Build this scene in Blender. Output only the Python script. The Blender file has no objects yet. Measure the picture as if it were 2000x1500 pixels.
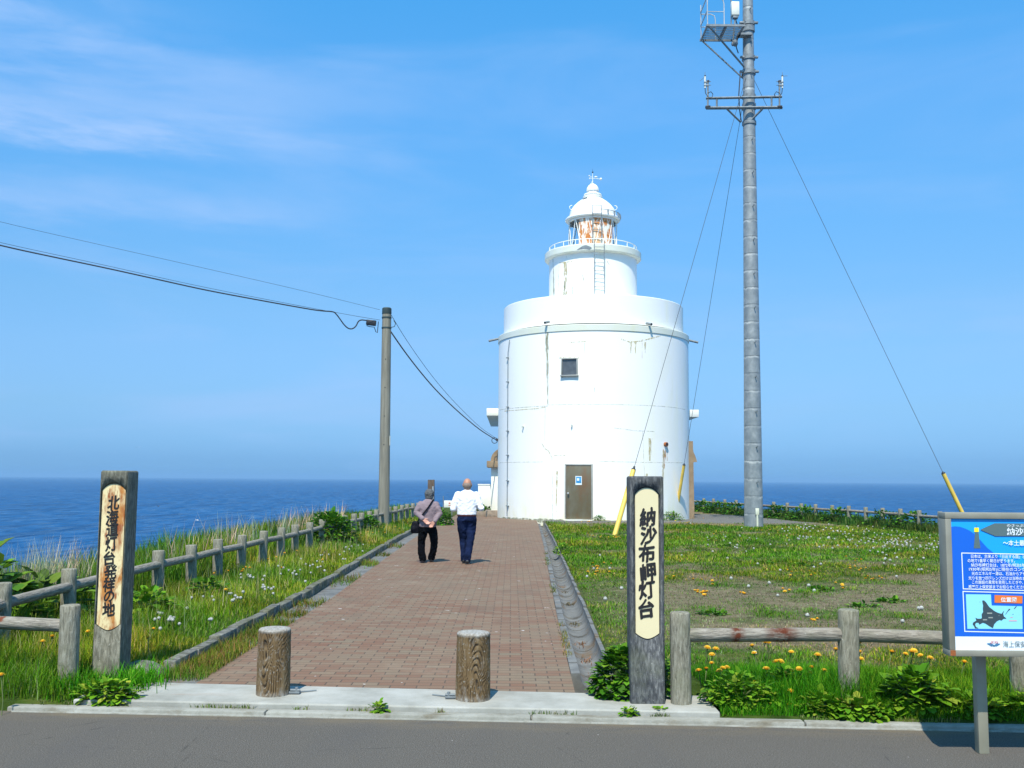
import bpy, bmesh, math, random
import numpy as np
from mathutils import Vector, Matrix, Euler, Quaternion
rad = math.radians
random.seed(7); rng = np.random.default_rng(7)
SC = bpy.context.scene
COL = SC.collection
# ------------------------------------------------------------------ camera
FOC = 1920.0
TH = math.atan(186 / FOC); PH = rad(0.4); EYE = 1.65
cam_d = bpy.data.cameras.new('camera'); cam = bpy.data.objects.new('camera', cam_d); COL.objects.link(cam)
cam_d.sensor_width = 36; cam_d.lens = FOC / 2000 * 36; cam_d.clip_start = 0.05; cam_d.clip_end = 90000
CM = Euler((math.pi / 2 + TH, 0, 0)).to_matrix() @ Matrix.Rotation(PH, 3, 'Z')
cam.matrix_world = Matrix.Translation((0, 0, EYE)) @ CM.to_4x4()
SC.camera = cam
# ------------------------------------------------------------------ light
SUN_EL, SUN_AZ = rad(57), rad(12)
w = bpy.data.worlds.new('World'); SC.world = w; w.use_nodes = True
nt = w.node_tree; nt.nodes.clear()
def N(nt, t, **k):
    n = nt.nodes.new(t)
    for a, b in k.items():
        if a.startswith('i_'):
            key = a[2:]; key = int(key) if key.isdigit() else key.replace('_', ' ')
            n.inputs[key].default_value = b
        else: setattr(n, a, b)
    return n
def L(nt, a, b): nt.links.new(a, b)
wo = N(nt, 'ShaderNodeOutputWorld'); bg = N(nt, 'ShaderNodeBackground'); bg.inputs[1].default_value = 0.15
L(nt, bg.outputs[0], wo.inputs[0])
sk = N(nt, 'ShaderNodeTexSky', sky_type='NISHITA', sun_disc=False, sun_elevation=SUN_EL, sun_rotation=math.pi + SUN_AZ,
       altitude=0, air_density=1.0, dust_density=0.6, ozone_density=2.0)
tc = N(nt, 'ShaderNodeTexCoord'); sx = N(nt, 'ShaderNodeSeparateXYZ'); L(nt, tc.outputs['Generated'], sx.inputs[0])
# grade of the clear sky with height: deep blue overhead, milky blue down to the horizon
gr_ = N(nt, 'ShaderNodeValToRGB'); el = gr_.color_ramp.elements
stops = [(0.0, (.157, .385, .862)), (.0187, (.152, .342, .758)), (.0445, (.188, .365, .686)), (.07, (.228, .397, .645)), (.1226, (.294, .479, .68)), (.174, (.324, .551, .719)), (.273, (.336, .69, .893)), (.368, (.348, .816, 1.065)), (.454, (.275, .892, 1.17)), (1.0, (.34, .90, 1.1))]
while len(el) > 1: el.remove(el[-1])
el[0].position = 0; el[0].color = (*stops[0][1], 1)
for p_, c_ in stops[1:]:
    q_ = el.new(p_); q_.color = (*c_, 1)
L(nt, sx.outputs[2], gr_.inputs[0])
tintn = N(nt, 'ShaderNodeMix', data_type='RGBA', blend_type='MULTIPLY'); tintn.inputs[0].default_value = 1
L(nt, sk.outputs[0], tintn.inputs[6]); L(nt, gr_.outputs[0], tintn.inputs[7])
pale = N(nt, 'ShaderNodeMix', data_type='RGBA', blend_type='MULTIPLY'); pale.inputs[0].default_value = 1; L(nt, tintn.outputs[2], pale.inputs[6]); pale.inputs[7].default_value = (1.10, 1.035, 1.0, 1)
# thin cirrus: noise over the direction, stretched along the horizon
mp = N(nt, 'ShaderNodeMapping'); mp.inputs['Scale'].default_value = (2.2, 1.4, 11.0); mp.inputs['Rotation'].default_value = (0, rad(-3), 0)
L(nt, tc.outputs['Generated'], mp.inputs[0])
n1 = N(nt, 'ShaderNodeTexNoise', i_Scale=1.25, i_Detail=6, i_Roughness=0.55, i_Distortion=0.6); L(nt, mp.outputs[0], n1.inputs[0])
r1 = N(nt, 'ShaderNodeMapRange', i_From_Min=0.44, i_From_Max=0.80, interpolation_type='SMOOTHSTEP'); L(nt, n1.outputs[0], r1.inputs[0])
lf = N(nt, 'ShaderNodeMapRange', i_From_Min=0.15, i_From_Max=-0.4, i_To_Min=0.35, i_To_Max=1.0); L(nt, sx.outputs[0], lf.inputs[0])
cm = N(nt, 'ShaderNodeMath', operation='MULTIPLY'); L(nt, r1.outputs[0], cm.inputs[0]); L(nt, lf.outputs[0], cm.inputs[1])
cm2 = N(nt, 'ShaderNodeMath', operation='MULTIPLY'); L(nt, cm.outputs[0], cm2.inputs[0]); cm2.inputs[1].default_value = 0.62
def band(z0, slope, wid, x0, x1, amt):
    zz = N(nt, 'ShaderNodeMath', operation='MULTIPLY_ADD'); L(nt, sx.outputs[0], zz.inputs[0]); zz.inputs[1].default_value = -slope; L(nt, sx.outputs[2], zz.inputs[2])
    nz = N(nt, 'ShaderNodeTexNoise', i_Scale=5.0, i_Detail=5.0, i_Roughness=0.6); L(nt, mp.outputs[0], nz.inputs[0])
    z2 = N(nt, 'ShaderNodeMath', operation='MULTIPLY_ADD'); L(nt, nz.outputs[0], z2.inputs[0]); z2.inputs[1].default_value = wid * 1.6; L(nt, zz.outputs[0], z2.inputs[2])
    df = N(nt, 'ShaderNodeMath', operation='SUBTRACT'); L(nt, z2.outputs[0], df.inputs[0]); df.inputs[1].default_value = z0 + wid * .8
    ab = N(nt, 'ShaderNodeMath', operation='ABSOLUTE'); L(nt, df.outputs[0], ab.inputs[0])
    a_ = N(nt, 'ShaderNodeMapRange', i_From_Min=0.0, i_From_Max=wid, i_To_Min=amt, i_To_Max=0.0, interpolation_type='SMOOTHSTEP'); L(nt, ab.outputs[0], a_.inputs[0])
    c_ = N(nt, 'ShaderNodeMapRange', i_From_Min=x1, i_From_Max=x0, interpolation_type='SMOOTHSTEP'); L(nt, sx.outputs[0], c_.inputs[0])
    m_ = N(nt, 'ShaderNodeMath', operation='MULTIPLY'); L(nt, a_.outputs[0], m_.inputs[0]); L(nt, c_.outputs[0], m_.inputs[1])
    k_ = N(nt, 'ShaderNodeMapRange', i_From_Min=0.36, i_From_Max=0.62, i_To_Min=.35, i_To_Max=1.0); L(nt, nz.outputs[0], k_.inputs[0])
    o_ = N(nt, 'ShaderNodeMath', operation='MULTIPLY'); L(nt, m_.outputs[0], o_.inputs[0]); L(nt, k_.outputs[0], o_.inputs[1]); return o_.outputs[0]
tot = cm2.outputs[0]
for args in ((.345, .07, .035, -.34, -.10, .62), (.262, .03, .030, -.38, -.06, .40), (.44, .15, .10, -.52, -.16, .40), (.155, .0, .035, .15, -.45, .22)):
    ad = N(nt, 'ShaderNodeMath', operation='ADD', use_clamp=True); L(nt, tot, ad.inputs[0]); L(nt, band(*args), ad.inputs[1]); tot = ad.outputs[0]
mxc = N(nt, 'ShaderNodeMix', data_type='RGBA'); L(nt, tot, mxc.inputs[0]); L(nt, pale.outputs[2], mxc.inputs[6])
mxc.inputs[7].default_value = (1.75, 2.75, 4.5, 1)
L(nt, mxc.outputs[2], bg.inputs[0])
sl = bpy.data.lights.new('sun', 'SUN'); sl.energy = 3.95; sl.angle = rad(0.5); sl.color = (1.0, 0.94, 0.82)
so = bpy.data.objects.new('sun', sl); COL.objects.link(so)
sdir = Vector((-math.sin(SUN_AZ) * math.cos(SUN_EL), -math.cos(SUN_AZ) * math.cos(SUN_EL), math.sin(SUN_EL)))
so.rotation_euler = sdir.to_track_quat('Z', 'Y').to_euler(); so.location = (-20, -30, 60)
SC.view_settings.view_transform = 'Standard'; SC.view_settings.look = 'None'
SC.view_settings.exposure = 0.6; SC.view_settings.gamma = 1
SC.render.engine = 'CYCLES'
SC.cycles.use_denoising = True
SC.cycles.max_bounces = 6; SC.cycles.transparent_max_bounces = 12
# ------------------------------------------------------------------ helpers
def ray(px, py):
    return CM @ Vector(((px - 1000) / FOC, -(py - 750) / FOC, -1))
def G(px, py, z=0.05):                       # ground point seen at a photo pixel
    d = ray(px, py); t = (z - EYE) / d.z; return Vector((d.x * t, d.y * t, z))
def D(px, py, Y):                            # point at distance Y seen at a photo pixel
    d = ray(px, py); t = Y / d.y; return Vector((d.x * t, Y, EYE + d.z * t))
def s2l(c):
    return tuple((x / 12.92 if x <= .04045 else ((x + .055) / 1.055) ** 2.4) for x in (v / 255 for v in c))
def tag(o, label=None, cat=None, group=None, kind=None):
    if label: o['label'] = label
    if cat: o['category'] = cat
    if group: o['group'] = group
    if kind: o['kind'] = kind
    return o
def thing(name, label, cat, loc=(0, 0, 0), group=None, rz=0):
    o = bpy.data.objects.new(name, None); COL.objects.link(o); o.location = loc; o.rotation_euler = (0, 0, rz)
    o.empty_display_size = .2
    return tag(o, label, cat, group)
def wloc(o):
    v = Vector((0, 0, 0))
    while o: v += o.location; o = o.parent
    return v
def link(name, me, mats, parent=None, label=None):
    for m in (mats if isinstance(mats, (list, tuple)) else [mats]): me.materials.append(m)
    o = bpy.data.objects.new(name, me); COL.objects.link(o)
    if parent: o.parent = parent
    if label: o['label'] = label
    return o
class MB:
    def __init__(s): s.v = []; s.f = []; s.m = []
    def add(s, vs, fs, mi=0, M=None):
        b = len(s.v)
        s.v += [tuple(M @ Vector(v)) if M else tuple(v) for v in vs]
        s.f += [tuple(i + b for i in f) for f in fs]; s.m += [mi] * len(fs)
        return s
    def box(s, c, d, rot=None, bevel=0, mi=0, seg=2):
        bm = bmesh.new(); bmesh.ops.create_cube(bm, size=1)
        bmesh.ops.scale(bm, vec=d, verts=bm.verts)
        if bevel: bmesh.ops.bevel(bm, geom=list(bm.edges), offset=bevel, segments=seg, affect='EDGES', profile=.5)
        bm.verts.index_update()
        M = Matrix.Translation(c) @ (rot.to_matrix().to_4x4() if rot else Matrix())
        s.add([v.co.copy() for v in bm.verts], [[v.index for v in f.verts] for f in bm.faces], mi, M); bm.free(); return s
    def cyl(s, p0, p1, r0, r1=None, n=16, caps=True, mi=0):
        return s.tube([p0, p1], [r0, r0 if r1 is None else r1], n, caps, mi)
    def tube(s, pts, r, n=8, caps=True, mi=0, closed=False):
        pts = [Vector(p) for p in pts]; k = len(pts)
        rs = r if isinstance(r, (list, tuple)) else [r] * k
        vs = []; up = None
        for i, p in enumerate(pts):
            if closed: t = pts[(i + 1) % k] - pts[i - 1]
            else: t = pts[min(i + 1, k - 1)] - pts[max(i - 1, 0)]
            t.normalize()
            if up is None:
                up = Vector((0, 0, 1)) if abs(t.z) < .9 else Vector((1, 0, 0))
            a = (up - t * up.dot(t))
            if a.length < 1e-6: a = t.orthogonal()
            a.normalize(); up = a; b = t.cross(a)
            for j in range(n):
                q = 2 * math.pi * j / n
                vs.append(p + (a * math.cos(q) + b * math.sin(q)) * rs[i])
        fs = []
        for i in range(k if closed else k - 1):
            i2 = (i + 1) % k
            for j in range(n):
                j2 = (j + 1) % n
                fs.append((i * n + j, i * n + j2, i2 * n + j2, i2 * n + j))
        if caps and not closed:
            fs.append(tuple(range(n - 1, -1, -1))); fs.append(tuple((k - 1) * n + j for j in range(n)))
        return s.add(vs, fs, mi)
    def lathe(s, prof, c=(0, 0, 0), n=64, a0=0, a1=2 * math.pi, mi=0):
        full = abs(a1 - a0 - 2 * math.pi) < 1e-6
        cols = n if full else n + 1
        vs = []
        for r, z in prof:
            for j in range(cols):
                q = a0 + (a1 - a0) * j / n
                vs.append((c[0] + r * math.sin(q), c[1] - r * math.cos(q), c[2] + z))
        fs = []
        for i in range(len(prof) - 1):
            for j in range(n):
                j2 = (j + 1) % cols
                fs.append((i * cols + j, i * cols + j2, (i + 1) * cols + j2, (i + 1) * cols + j))
        return s.add(vs, fs, mi)
    def prism(s, poly, o, U, V, d, mi=0):      # outline in the U,V plane at o, extruded along d
        o = Vector(o); U = Vector(U); V = Vector(V); d = Vector(d); k = len(poly)
        a = [o + U * p[0] + V * p[1] for p in poly]
        vs = a + [p + d for p in a]
        fs = [tuple(range(k)), tuple(range(2 * k - 1, k - 1, -1))]
        fs += [(i, i + k, (i + 1) % k + k, (i + 1) % k) for i in range(k)]
        return s.add(vs, fs, mi)
    def sph(s, c, r, n=12, m=8, mi=0, M=None):
        r = r if isinstance(r, (tuple, list)) else (r, r, r)
        vs = [(0, 0, r[2])]; fs = []
        for i in range(1, m):
            t = math.pi * i / m
            for j in range(n):
                q = 2 * math.pi * j / n
                vs.append((r[0] * math.sin(t) * math.cos(q), r[1] * math.sin(t) * math.sin(q), r[2] * math.cos(t)))
        vs.append((0, 0, -r[2])); e = len(vs) - 1
        for j in range(n):
            fs.append((0, 1 + j, 1 + (j + 1) % n)); fs.append((e, e - n + (j + 1) % n, e - n + j))
        for i in range(m - 2):
            for j in range(n):
                a = 1 + i * n + j; b = 1 + i * n + (j + 1) % n
                fs.append((a, a + n, b + n, b))
        T = Matrix.Translation(c)
        return s.add(vs, fs, mi, T @ M if M else T)
    def mesh(s, name, origin=Vector((0, 0, 0)), angle=38, fix=True):
        me = bpy.data.meshes.new(name)
        me.from_pydata([(v[0] - origin[0], v[1] - origin[1], v[2] - origin[2]) for v in s.v], [], s.f)
        me.polygons.foreach_set('material_index', s.m)
        if fix:
            bm = bmesh.new(); bm.from_mesh(me); bmesh.ops.recalc_face_normals(bm, faces=bm.faces); bm.to_mesh(me); bm.free()
        me.polygons.foreach_set('use_smooth', [True] * len(me.polygons))
        me.set_sharp_from_angle(angle=rad(angle)); me.update()
        return me
    def build(s, name, mats, parent=None, label=None, angle=38, fix=True):
        return link(name, s.mesh(name, wloc(parent) if parent else Vector((0, 0, 0)), angle, fix), mats, parent, label)
def fast_mesh(name, V, tmpl_faces, nt_, count, tint=None):
    """count copies of a template of nt_ verts; V is (count*nt_,3)."""
    lens = np.array([len(f) for f in tmpl_faces]); flat = np.array([i for f in tmpl_faces for i in f])
    nl = len(flat)
    loops = (flat[None, :] + (np.arange(count) * nt_)[:, None]).ravel().astype(np.int32)
    tot = np.tile(lens, count).astype(np.int32)
    start = np.concatenate([[0], np.cumsum(tot)[:-1]]).astype(np.int32)
    me = bpy.data.meshes.new(name)
    me.vertices.add(len(V)); me.vertices.foreach_set('co', np.ascontiguousarray(V, dtype=np.float32).ravel())
    me.loops.add(len(loops)); me.loops.foreach_set('vertex_index', loops)
    me.polygons.add(len(tot)); me.polygons.foreach_set('loop_start', start)
    me.update(calc_edges=True)
    if tint is not None:
        a = me.color_attributes.new('tint', 'FLOAT_COLOR', 'POINT')
        c = np.ones((count, nt_, 4), np.float32); c[:, :, :3] = tint[:, None, :]
        a.data.foreach_set('color', c.ravel())
    me.polygons.foreach_set('use_smooth', [True] * len(tot))
    return me
def inst(name, T, F, pos, rot, scl, tint):
    """T (k,3) template, rot (n,3,3), scl (n,3), pos (n,3)"""
    T = np.asarray(T, float)
    V = np.einsum('nij,nkj->nki', rot, T[None] * scl[:, None, :]) + pos[:, None, :]
    return fast_mesh(name, V.reshape(-1, 3), F, len(T), len(pos), tint)
def rotz(a):
    c, s_ = np.cos(a), np.sin(a); z = np.zeros_like(a); o = np.ones_like(a)
    return np.stack([np.stack([c, -s_, z], -1), np.stack([s_, c, z], -1), np.stack([z, z, o], -1)], 1)
def rotx(a):
    c, s_ = np.cos(a), np.sin(a); z = np.zeros_like(a); o = np.ones_like(a)
    return np.stack([np.stack([o, z, z], -1), np.stack([z, c, -s_], -1), np.stack([z, s_, c], -1)], 1)
def vn(x, y, seed=0):                           # smooth value noise, 0..1
    x = np.asarray(x, float); y = np.asarray(y, float)
    xi = np.floor(x); yi = np.floor(y); fx = x - xi; fy = y - yi
    fx = fx * fx * (3 - 2 * fx); fy = fy * fy * (3 - 2 * fy)
    def h(a, b):
        v = np.sin(a * 127.1 + b * 311.7 + seed * 74.7) * 43758.5453
        return v - np.floor(v)
    return (h(xi, yi) * (1 - fx) + h(xi + 1, yi) * fx) * (1 - fy) + (h(xi, yi + 1) * (1 - fx) + h(xi + 1, yi + 1) * fx) * fy
def fbm(x, y, seed=0):
    return .55 * vn(x, y, seed) + .3 * vn(x * 2.1 + 5, y * 2.1, seed + 1) + .15 * vn(x * 4.3, y * 4.3 + 9, seed + 2)
# ------------------------------------------------------------------ materials
def base(name, rough=.7, metal=0.0, spec=.5):
    m = bpy.data.materials.new(name); m.use_nodes = True
    b = m.node_tree.nodes['Principled BSDF']
    b.inputs['Roughness'].default_value = rough; b.inputs['Metallic'].default_value = metal
    b.inputs['Specular IOR Level'].default_value = spec
    return m, m.node_tree, b
def coords(nt, scale=(1, 1, 1), kind='Object', jitter=True):
    tc = N(nt, 'ShaderNodeTexCoord'); mp = N(nt, 'ShaderNodeMapping'); mp.inputs['Scale'].default_value = scale
    if jitter:
        oi = N(nt, 'ShaderNodeObjectInfo'); mu = N(nt, 'ShaderNodeVectorMath', operation='SCALE'); mu.inputs[3].default_value = 37.0
        cx = N(nt, 'ShaderNodeCombineXYZ')
        for i in range(3): L(nt, oi.outputs['Random'], cx.inputs[i])
        L(nt, cx.outputs[0], mu.inputs[0])
        ad = N(nt, 'ShaderNodeVectorMath', operation='ADD'); L(nt, tc.outputs[kind], ad.inputs[0]); L(nt, mu.outputs[0], ad.inputs[1])
        L(nt, ad.outputs[0], mp.inputs[0])
    else: L(nt, tc.outputs[kind], mp.inputs[0])
    return mp.outputs[0]
def noise(nt, vec, scale, detail=4, rough=.55, dist=0):
    n = N(nt, 'ShaderNodeTexNoise', i_Scale=scale, i_Detail=detail, i_Roughness=rough, i_Distortion=dist); L(nt, vec, n.inputs[0]); return n.outputs[0]
def ramp(nt, fac, stops):
    r = N(nt, 'ShaderNodeValToRGB'); e = r.color_ramp.elements
    while len(e) > 1: e.remove(e[-1])
    e[0].position = stops[0][0]; e[0].color = (*stops[0][1], 1)
    for p, c in stops[1:]:
        q = e.new(p); q.color = (*c, 1)
    L(nt, fac, r.inputs[0]); return r.outputs[0]
def rng_(nt, v, a, b, c=0, d=1):
    r = N(nt, 'ShaderNodeMapRange', i_From_Min=a, i_From_Max=b, i_To_Min=c, i_To_Max=d); L(nt, v, r.inputs[0]); return r.outputs[0]
def mix(nt, f, a, b, mode='MIX'):
    m = N(nt, 'ShaderNodeMix', data_type='RGBA', blend_type=mode)
    for k, v in ((0, f), (6, a), (7, b)):
        if isinstance(v, (int, float)): m.inputs[k].default_value = v
        elif isinstance(v, tuple): m.inputs[k].default_value = (*v, 1)
        else: L(nt, v, m.inputs[k])
    return m.outputs[2]
def bump(nt, b, h, strength=.5, dist=.01):
    n = N(nt, 'ShaderNodeBump'); n.inputs['Strength'].default_value = strength; n.inputs['Distance'].default_value = dist
    L(nt, h, n.inputs['Height']); L(nt, n.outputs[0], b.inputs['Normal'])
def simple(name, c, rough=.6, metal=0., var=.25, scale=(1, 1, 1), ns=6., bs=0., spec=.5, bd=.01):
    m, nt, b = base(name, rough, metal, spec)
    v = coords(nt, scale); n = noise(nt, v, ns, 5)
    lo = tuple(x * (1 - var) for x in c); hi = tuple(min(1, x * (1 + var)) for x in c)
    L(nt, ramp(nt, n, [(.3, lo), (.7, hi)]), b.inputs['Base Color'])
    if bs: bump(nt, b, noise(nt, v, ns * 4, 4), bs, bd)
    return m
def tinted(name, rough=.55, trans=.3, spec=.3):
    m, nt, b = base(name, rough, 0, spec)
    a = N(nt, 'ShaderNodeAttribute', attribute_name='tint')
    L(nt, a.outputs['Color'], b.inputs['Base Color'])
    t = N(nt, 'ShaderNodeBsdfTranslucent'); L(nt, a.outputs['Color'], t.inputs[0])
    ms = N(nt, 'ShaderNodeMixShader'); ms.inputs[0].default_value = trans
    L(nt, b.outputs[0], ms.inputs[1]); L(nt, t.outputs[0], ms.inputs[2]); L(nt, ms.outputs[0], nt.nodes['Material Output'].inputs[0])
    return m
M = {}
M['grass'] = tinted('grass', .75, .22, .05); M['leaf'] = tinted('leaf', .6, .25, .12); M['dry'] = tinted('dry_grass', .8, .15, .1)
# --- white lighthouse paint
def white_paint(name, tone=(.87, .865, .83), dirt=.5, rust=0.0):
    m, nt, b = base(name, .55, 0, .35)
    v = coords(nt, (1, 1, .22), jitter=False); v2 = coords(nt, (1, 1, 1), jitter=False)
    c = ramp(nt, noise(nt, v, 1.6, 6, .6), [(.3, tone), (.62, tuple(x * f for x, f in zip(tone, (.985, .985, .97)))), (.80, tuple(x * f for x, f in zip(tone, (.88, .87, .78))))])
    sp = rng_(nt, noise(nt, v2, 9, 6, .7), .70, .78)
    sp2 = rng_(nt, noise(nt, v2, .5, 3), .45, .65)
    mu = N(nt, 'ShaderNodeMath', operation='MULTIPLY'); L(nt, sp, mu.inputs[0]); L(nt, sp2, mu.inputs[1])
    mu2 = N(nt, 'ShaderNodeMath', operation='MULTIPLY'); L(nt, mu.outputs[0], mu2.inputs[0]); mu2.inputs[1].default_value = dirt
    c = mix(nt, mu2.outputs[0], c, (.26, .27, .2))
    if rust:
        rr = rng_(nt, noise(nt, coords(nt, (1.2, 1.2, .55), jitter=False), 4.0, 7, .66), .56 - rust * .1, .66 - rust * .1)
        c = mix(nt, rr, c, ramp(nt, noise(nt, v2, 24, 4), [(.35, (.40, .09, .012)), (.6, (.62, .24, .05)), (.75, (.70, .5, .22))]))
    pb = rng_(nt, noise(nt, coords(nt, (.8, .8, .6), jitter=False), 1.1, 3, .5), .52, .56, 0, .55)
    c = mix(nt, pb, c, tuple(x * f for x, f in zip(tone, (.975, .97, .90))))
    gw = rng_(nt, noise(nt, coords(nt, (1.2, 1.2, .10), jitter=False), 1.5, 7, .66), .52, .72, 0, .8)
    c = mix(nt, gw, c, tuple(x * f for x, f in zip(tone, (.99, .975, .80))))
    sp3 = N(nt, 'ShaderNodeSeparateXYZ'); L(nt, v2, sp3.inputs[0])
    ft = N(nt, 'ShaderNodeMath', operation='MULTIPLY'); L(nt, rng_(nt, sp3.outputs[2], 1.1, .0, 0, 1), ft.inputs[0]); L(nt, rng_(nt, noise(nt, coords(nt, (1.5, 1.5, .5), jitter=False), 2.2, 6, .65), .38, .62, 0, .9), ft.inputs[1])
    c = mix(nt, ft.outputs[0], c, tuple(x * f for x, f in zip(tone, (.90, .87, .66))))
    L(nt, c, b.inputs['Base Color'])
    bump(nt, b, noise(nt, v2, 14, 5), .12, .01)
    return m
M['white'] = white_paint('white_paint'); M['white_old'] = white_paint('weathered_white_paint', (.67, .69, .61), 1.0)
M['white_rust'] = white_paint('rusting_white_paint', (.84, .81, .70), .5, 1.35)
M['annex'] = white_paint('annex_render', (.78, .77, .72), .8)
M['brown'] = simple('brown_render', (.26, .185, .11), .8, var=.2, ns=3, bs=.2)
M['grey_conc'] = simple('grey_concrete', (.36, .36, .33), .85, var=.3, ns=5, bs=.4)
M['plinth'] = simple('plinth_stone', (.24, .19, .14), .85, var=.3, ns=5, bs=.4)
M['galv'] = simple('galvanised_steel', (.42, .45, .46), .5, .35, var=.25, ns=4)
M['galv_dark'] = simple('dark_galvanised_steel', (.20, .225, .235), .6, .2, var=.3, ns=8)
M['black'] = simple('black_plastic_and_bores', (.015, .016, .02), .5, var=.2)
M['wire'] = simple('wire', (.03, .03, .035), .5, var=.1)
M['wire_steel'] = simple('steel_wire', (.07, .072, .075), .8, 0, var=.1, spec=.1)
M['yellow'] = simple('yellow_plastic', (.76, .52, .09), .45, var=.12, ns=3)
M['cream_box'] = simple('cream_enclosure', (.72, .72, .62), .5, var=.05)
M['glass_dark'] = simple('window_glass', (.085, .095, .105), .12, var=.25, spec=.6)
M['alu'] = simple('aluminium_frame', (.38, .37, .33), .45, .4, var=.1)
M['conc_pole'] = simple('pole_concrete', (.215, .20, .155), .85, var=.3, scale=(6, 6, .5), ns=2.2, bs=.3)
M['cap_dark'] = simple('pole_cap', (.03, .05, .05), .6)
M['rust'] = simple('rust', (.30, .09, .025), .9, var=.5, ns=30)
M['ink'] = simple('black_lettering', (.012, .010, .010), .6, var=.2)
def door_mat():
    m, nt, b = base('door_metal', .38, .25, .5)
    v = coords(nt, (1, 1, .5), jitter=False)
    c = ramp(nt, noise(nt, v, 2.0, 6, .6), [(.3, (.20, .185, .13)), (.5, (.165, .14, .085)), (.72, (.185, .10, .045))])
    L(nt, c, b.inputs['Base Color']); bump(nt, b, noise(nt, v, 3, 2), .1, .02); return m
M['door'] = door_mat()
# --- imitation-log concrete
def log_mat(name, c1, c2, c3, sc=(62, 62, 11), rustamt=0.0, moss=True, top=None):
    m, nt, b = base(name, .9, 0, .2)
    v = coords(nt, sc); v1 = coords(nt, (1, 1, 1))
    n = noise(nt, v, 1.0, 5, .6, .3)
    c = ramp(nt, n, [(.28, c1), (.48, c2), (.72, c3)])
    fs_ = noise(nt, coords(nt, (sc[0] * 2.2, sc[1] * 2.2, sc[2] * 3)), 1.0, 6, .7, .5)
    c = mix(nt, rng_(nt, fs_, .58, .70, 0, .8), c, tuple(x * .35 for x in c1))
    c = mix(nt, rng_(nt, noise(nt, v1, 70, 3, .7), .62, .75, 0, .55), c, (.5, .5, .45))
    c = mix(nt, rng_(nt, noise(nt, v1, 5, 4), .5, .7, 0, .4), c, (.16, .17, .10) if moss else c2)
    if rustamt:
        c = mix(nt, rng_(nt, noise(nt, coords(nt, (1, 1, 1)), 3.2, 5, .6), .70 - rustamt, .73 - rustamt), c, (.17, .05, .025))
    L(nt, c, b.inputs['Base Color']); bump(nt, b, n, .9, .012)
    return m
M['log'] = log_mat('log_concrete', (.105, .10, .075), (.235, .22, .165), (.36, .345, .275))
M['log_rail'] = log_mat('log_rail_concrete', (.11, .10, .085), (.24, .215, .175), (.38, .345, .29), rustamt=.07)
M['sign_l'] = log_mat('grey_sign_concrete', (.070, .068, .050), (.140, .136, .104), (.27, .26, .205), (48, 48, 12))
M['sign_r'] = log_mat('dark_sign_stone', (.035, .038, .042), (.08, .084, .088), (.20, .205, .20), (50, 50, 14), moss=True)
def bollard_mat():
    m, nt, b = base('carved_bark', .9, 0, .2)
    tc = N(nt, 'ShaderNodeTexCoord'); oi = N(nt, 'ShaderNodeObjectInfo')
    at = N(nt, 'ShaderNodeAttribute', attribute_name='grain'); at2 = N(nt, 'ShaderNodeAttribute', attribute_name='worn')
    v1 = coords(nt, (1, 1, 1)); v2 = coords(nt, (26, 26, 5))
    c = ramp(nt, noise(nt, v2, 1.0, 5, .6), [(.3, (.10, .062, .028)), (.55, (.175, .115, .055)), (.75, (.26, .195, .115))])
    c = mix(nt, rng_(nt, noise(nt, v1, 45, 4, .7), .58, .70, 0, .8), c, (.40, .385, .33))
    c = mix(nt, at.outputs['Fac'], c, (.030, .022, .014))
    c = mix(nt, at2.outputs['Fac'], c, ramp(nt, noise(nt, v1, 55, 4, .7), [(.35, (.20, .18, .15)), (.65, (.42, .41, .38))]))
    L(nt, c, b.inputs['Base Color']); bump(nt, b, noise(nt, v2, 1.5, 5), .6, .008)
    return m
M['bollard'] = bollard_mat()
def board_mat(name, c, rust):
    m, nt, b = base(name, .5, 0, .4)
    v = coords(nt, (7, 7, 1.6), jitter=False); v1 = coords(nt, (1, 1, 1), jitter=False)
    col = ramp(nt, noise(nt, v1, 6, 4), [(.3, tuple(x * .96 for x in c)), (.7, c)])
    if rust:
        r = rng_(nt, noise(nt, v, 1.6, 5, .62, .4), .48, .60, 0, .95)
        at = N(nt, 'ShaderNodeAttribute', attribute_name='edge')
        col = mix(nt, r, col, ramp(nt, noise(nt, v1, 9, 3), [(.34, (.28, .062, .010)), (.58, (.50, .19, .035))]))
        r2 = rng_(nt, noise(nt, coords(nt, (1.6, 1, .5), jitter=False), 9, 5, .62), .54, .64, 0, .95)
        col = mix(nt, r2, col, (.30, .07, .015))
    L(nt, col, b.inputs['Base Color']); return m
M['board_l'] = board_mat('rust_streaked_board', (.80, .66, .36), True)
M['board_r'] = board_mat('cream_board', (.76, .66, .40), False)
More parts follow.
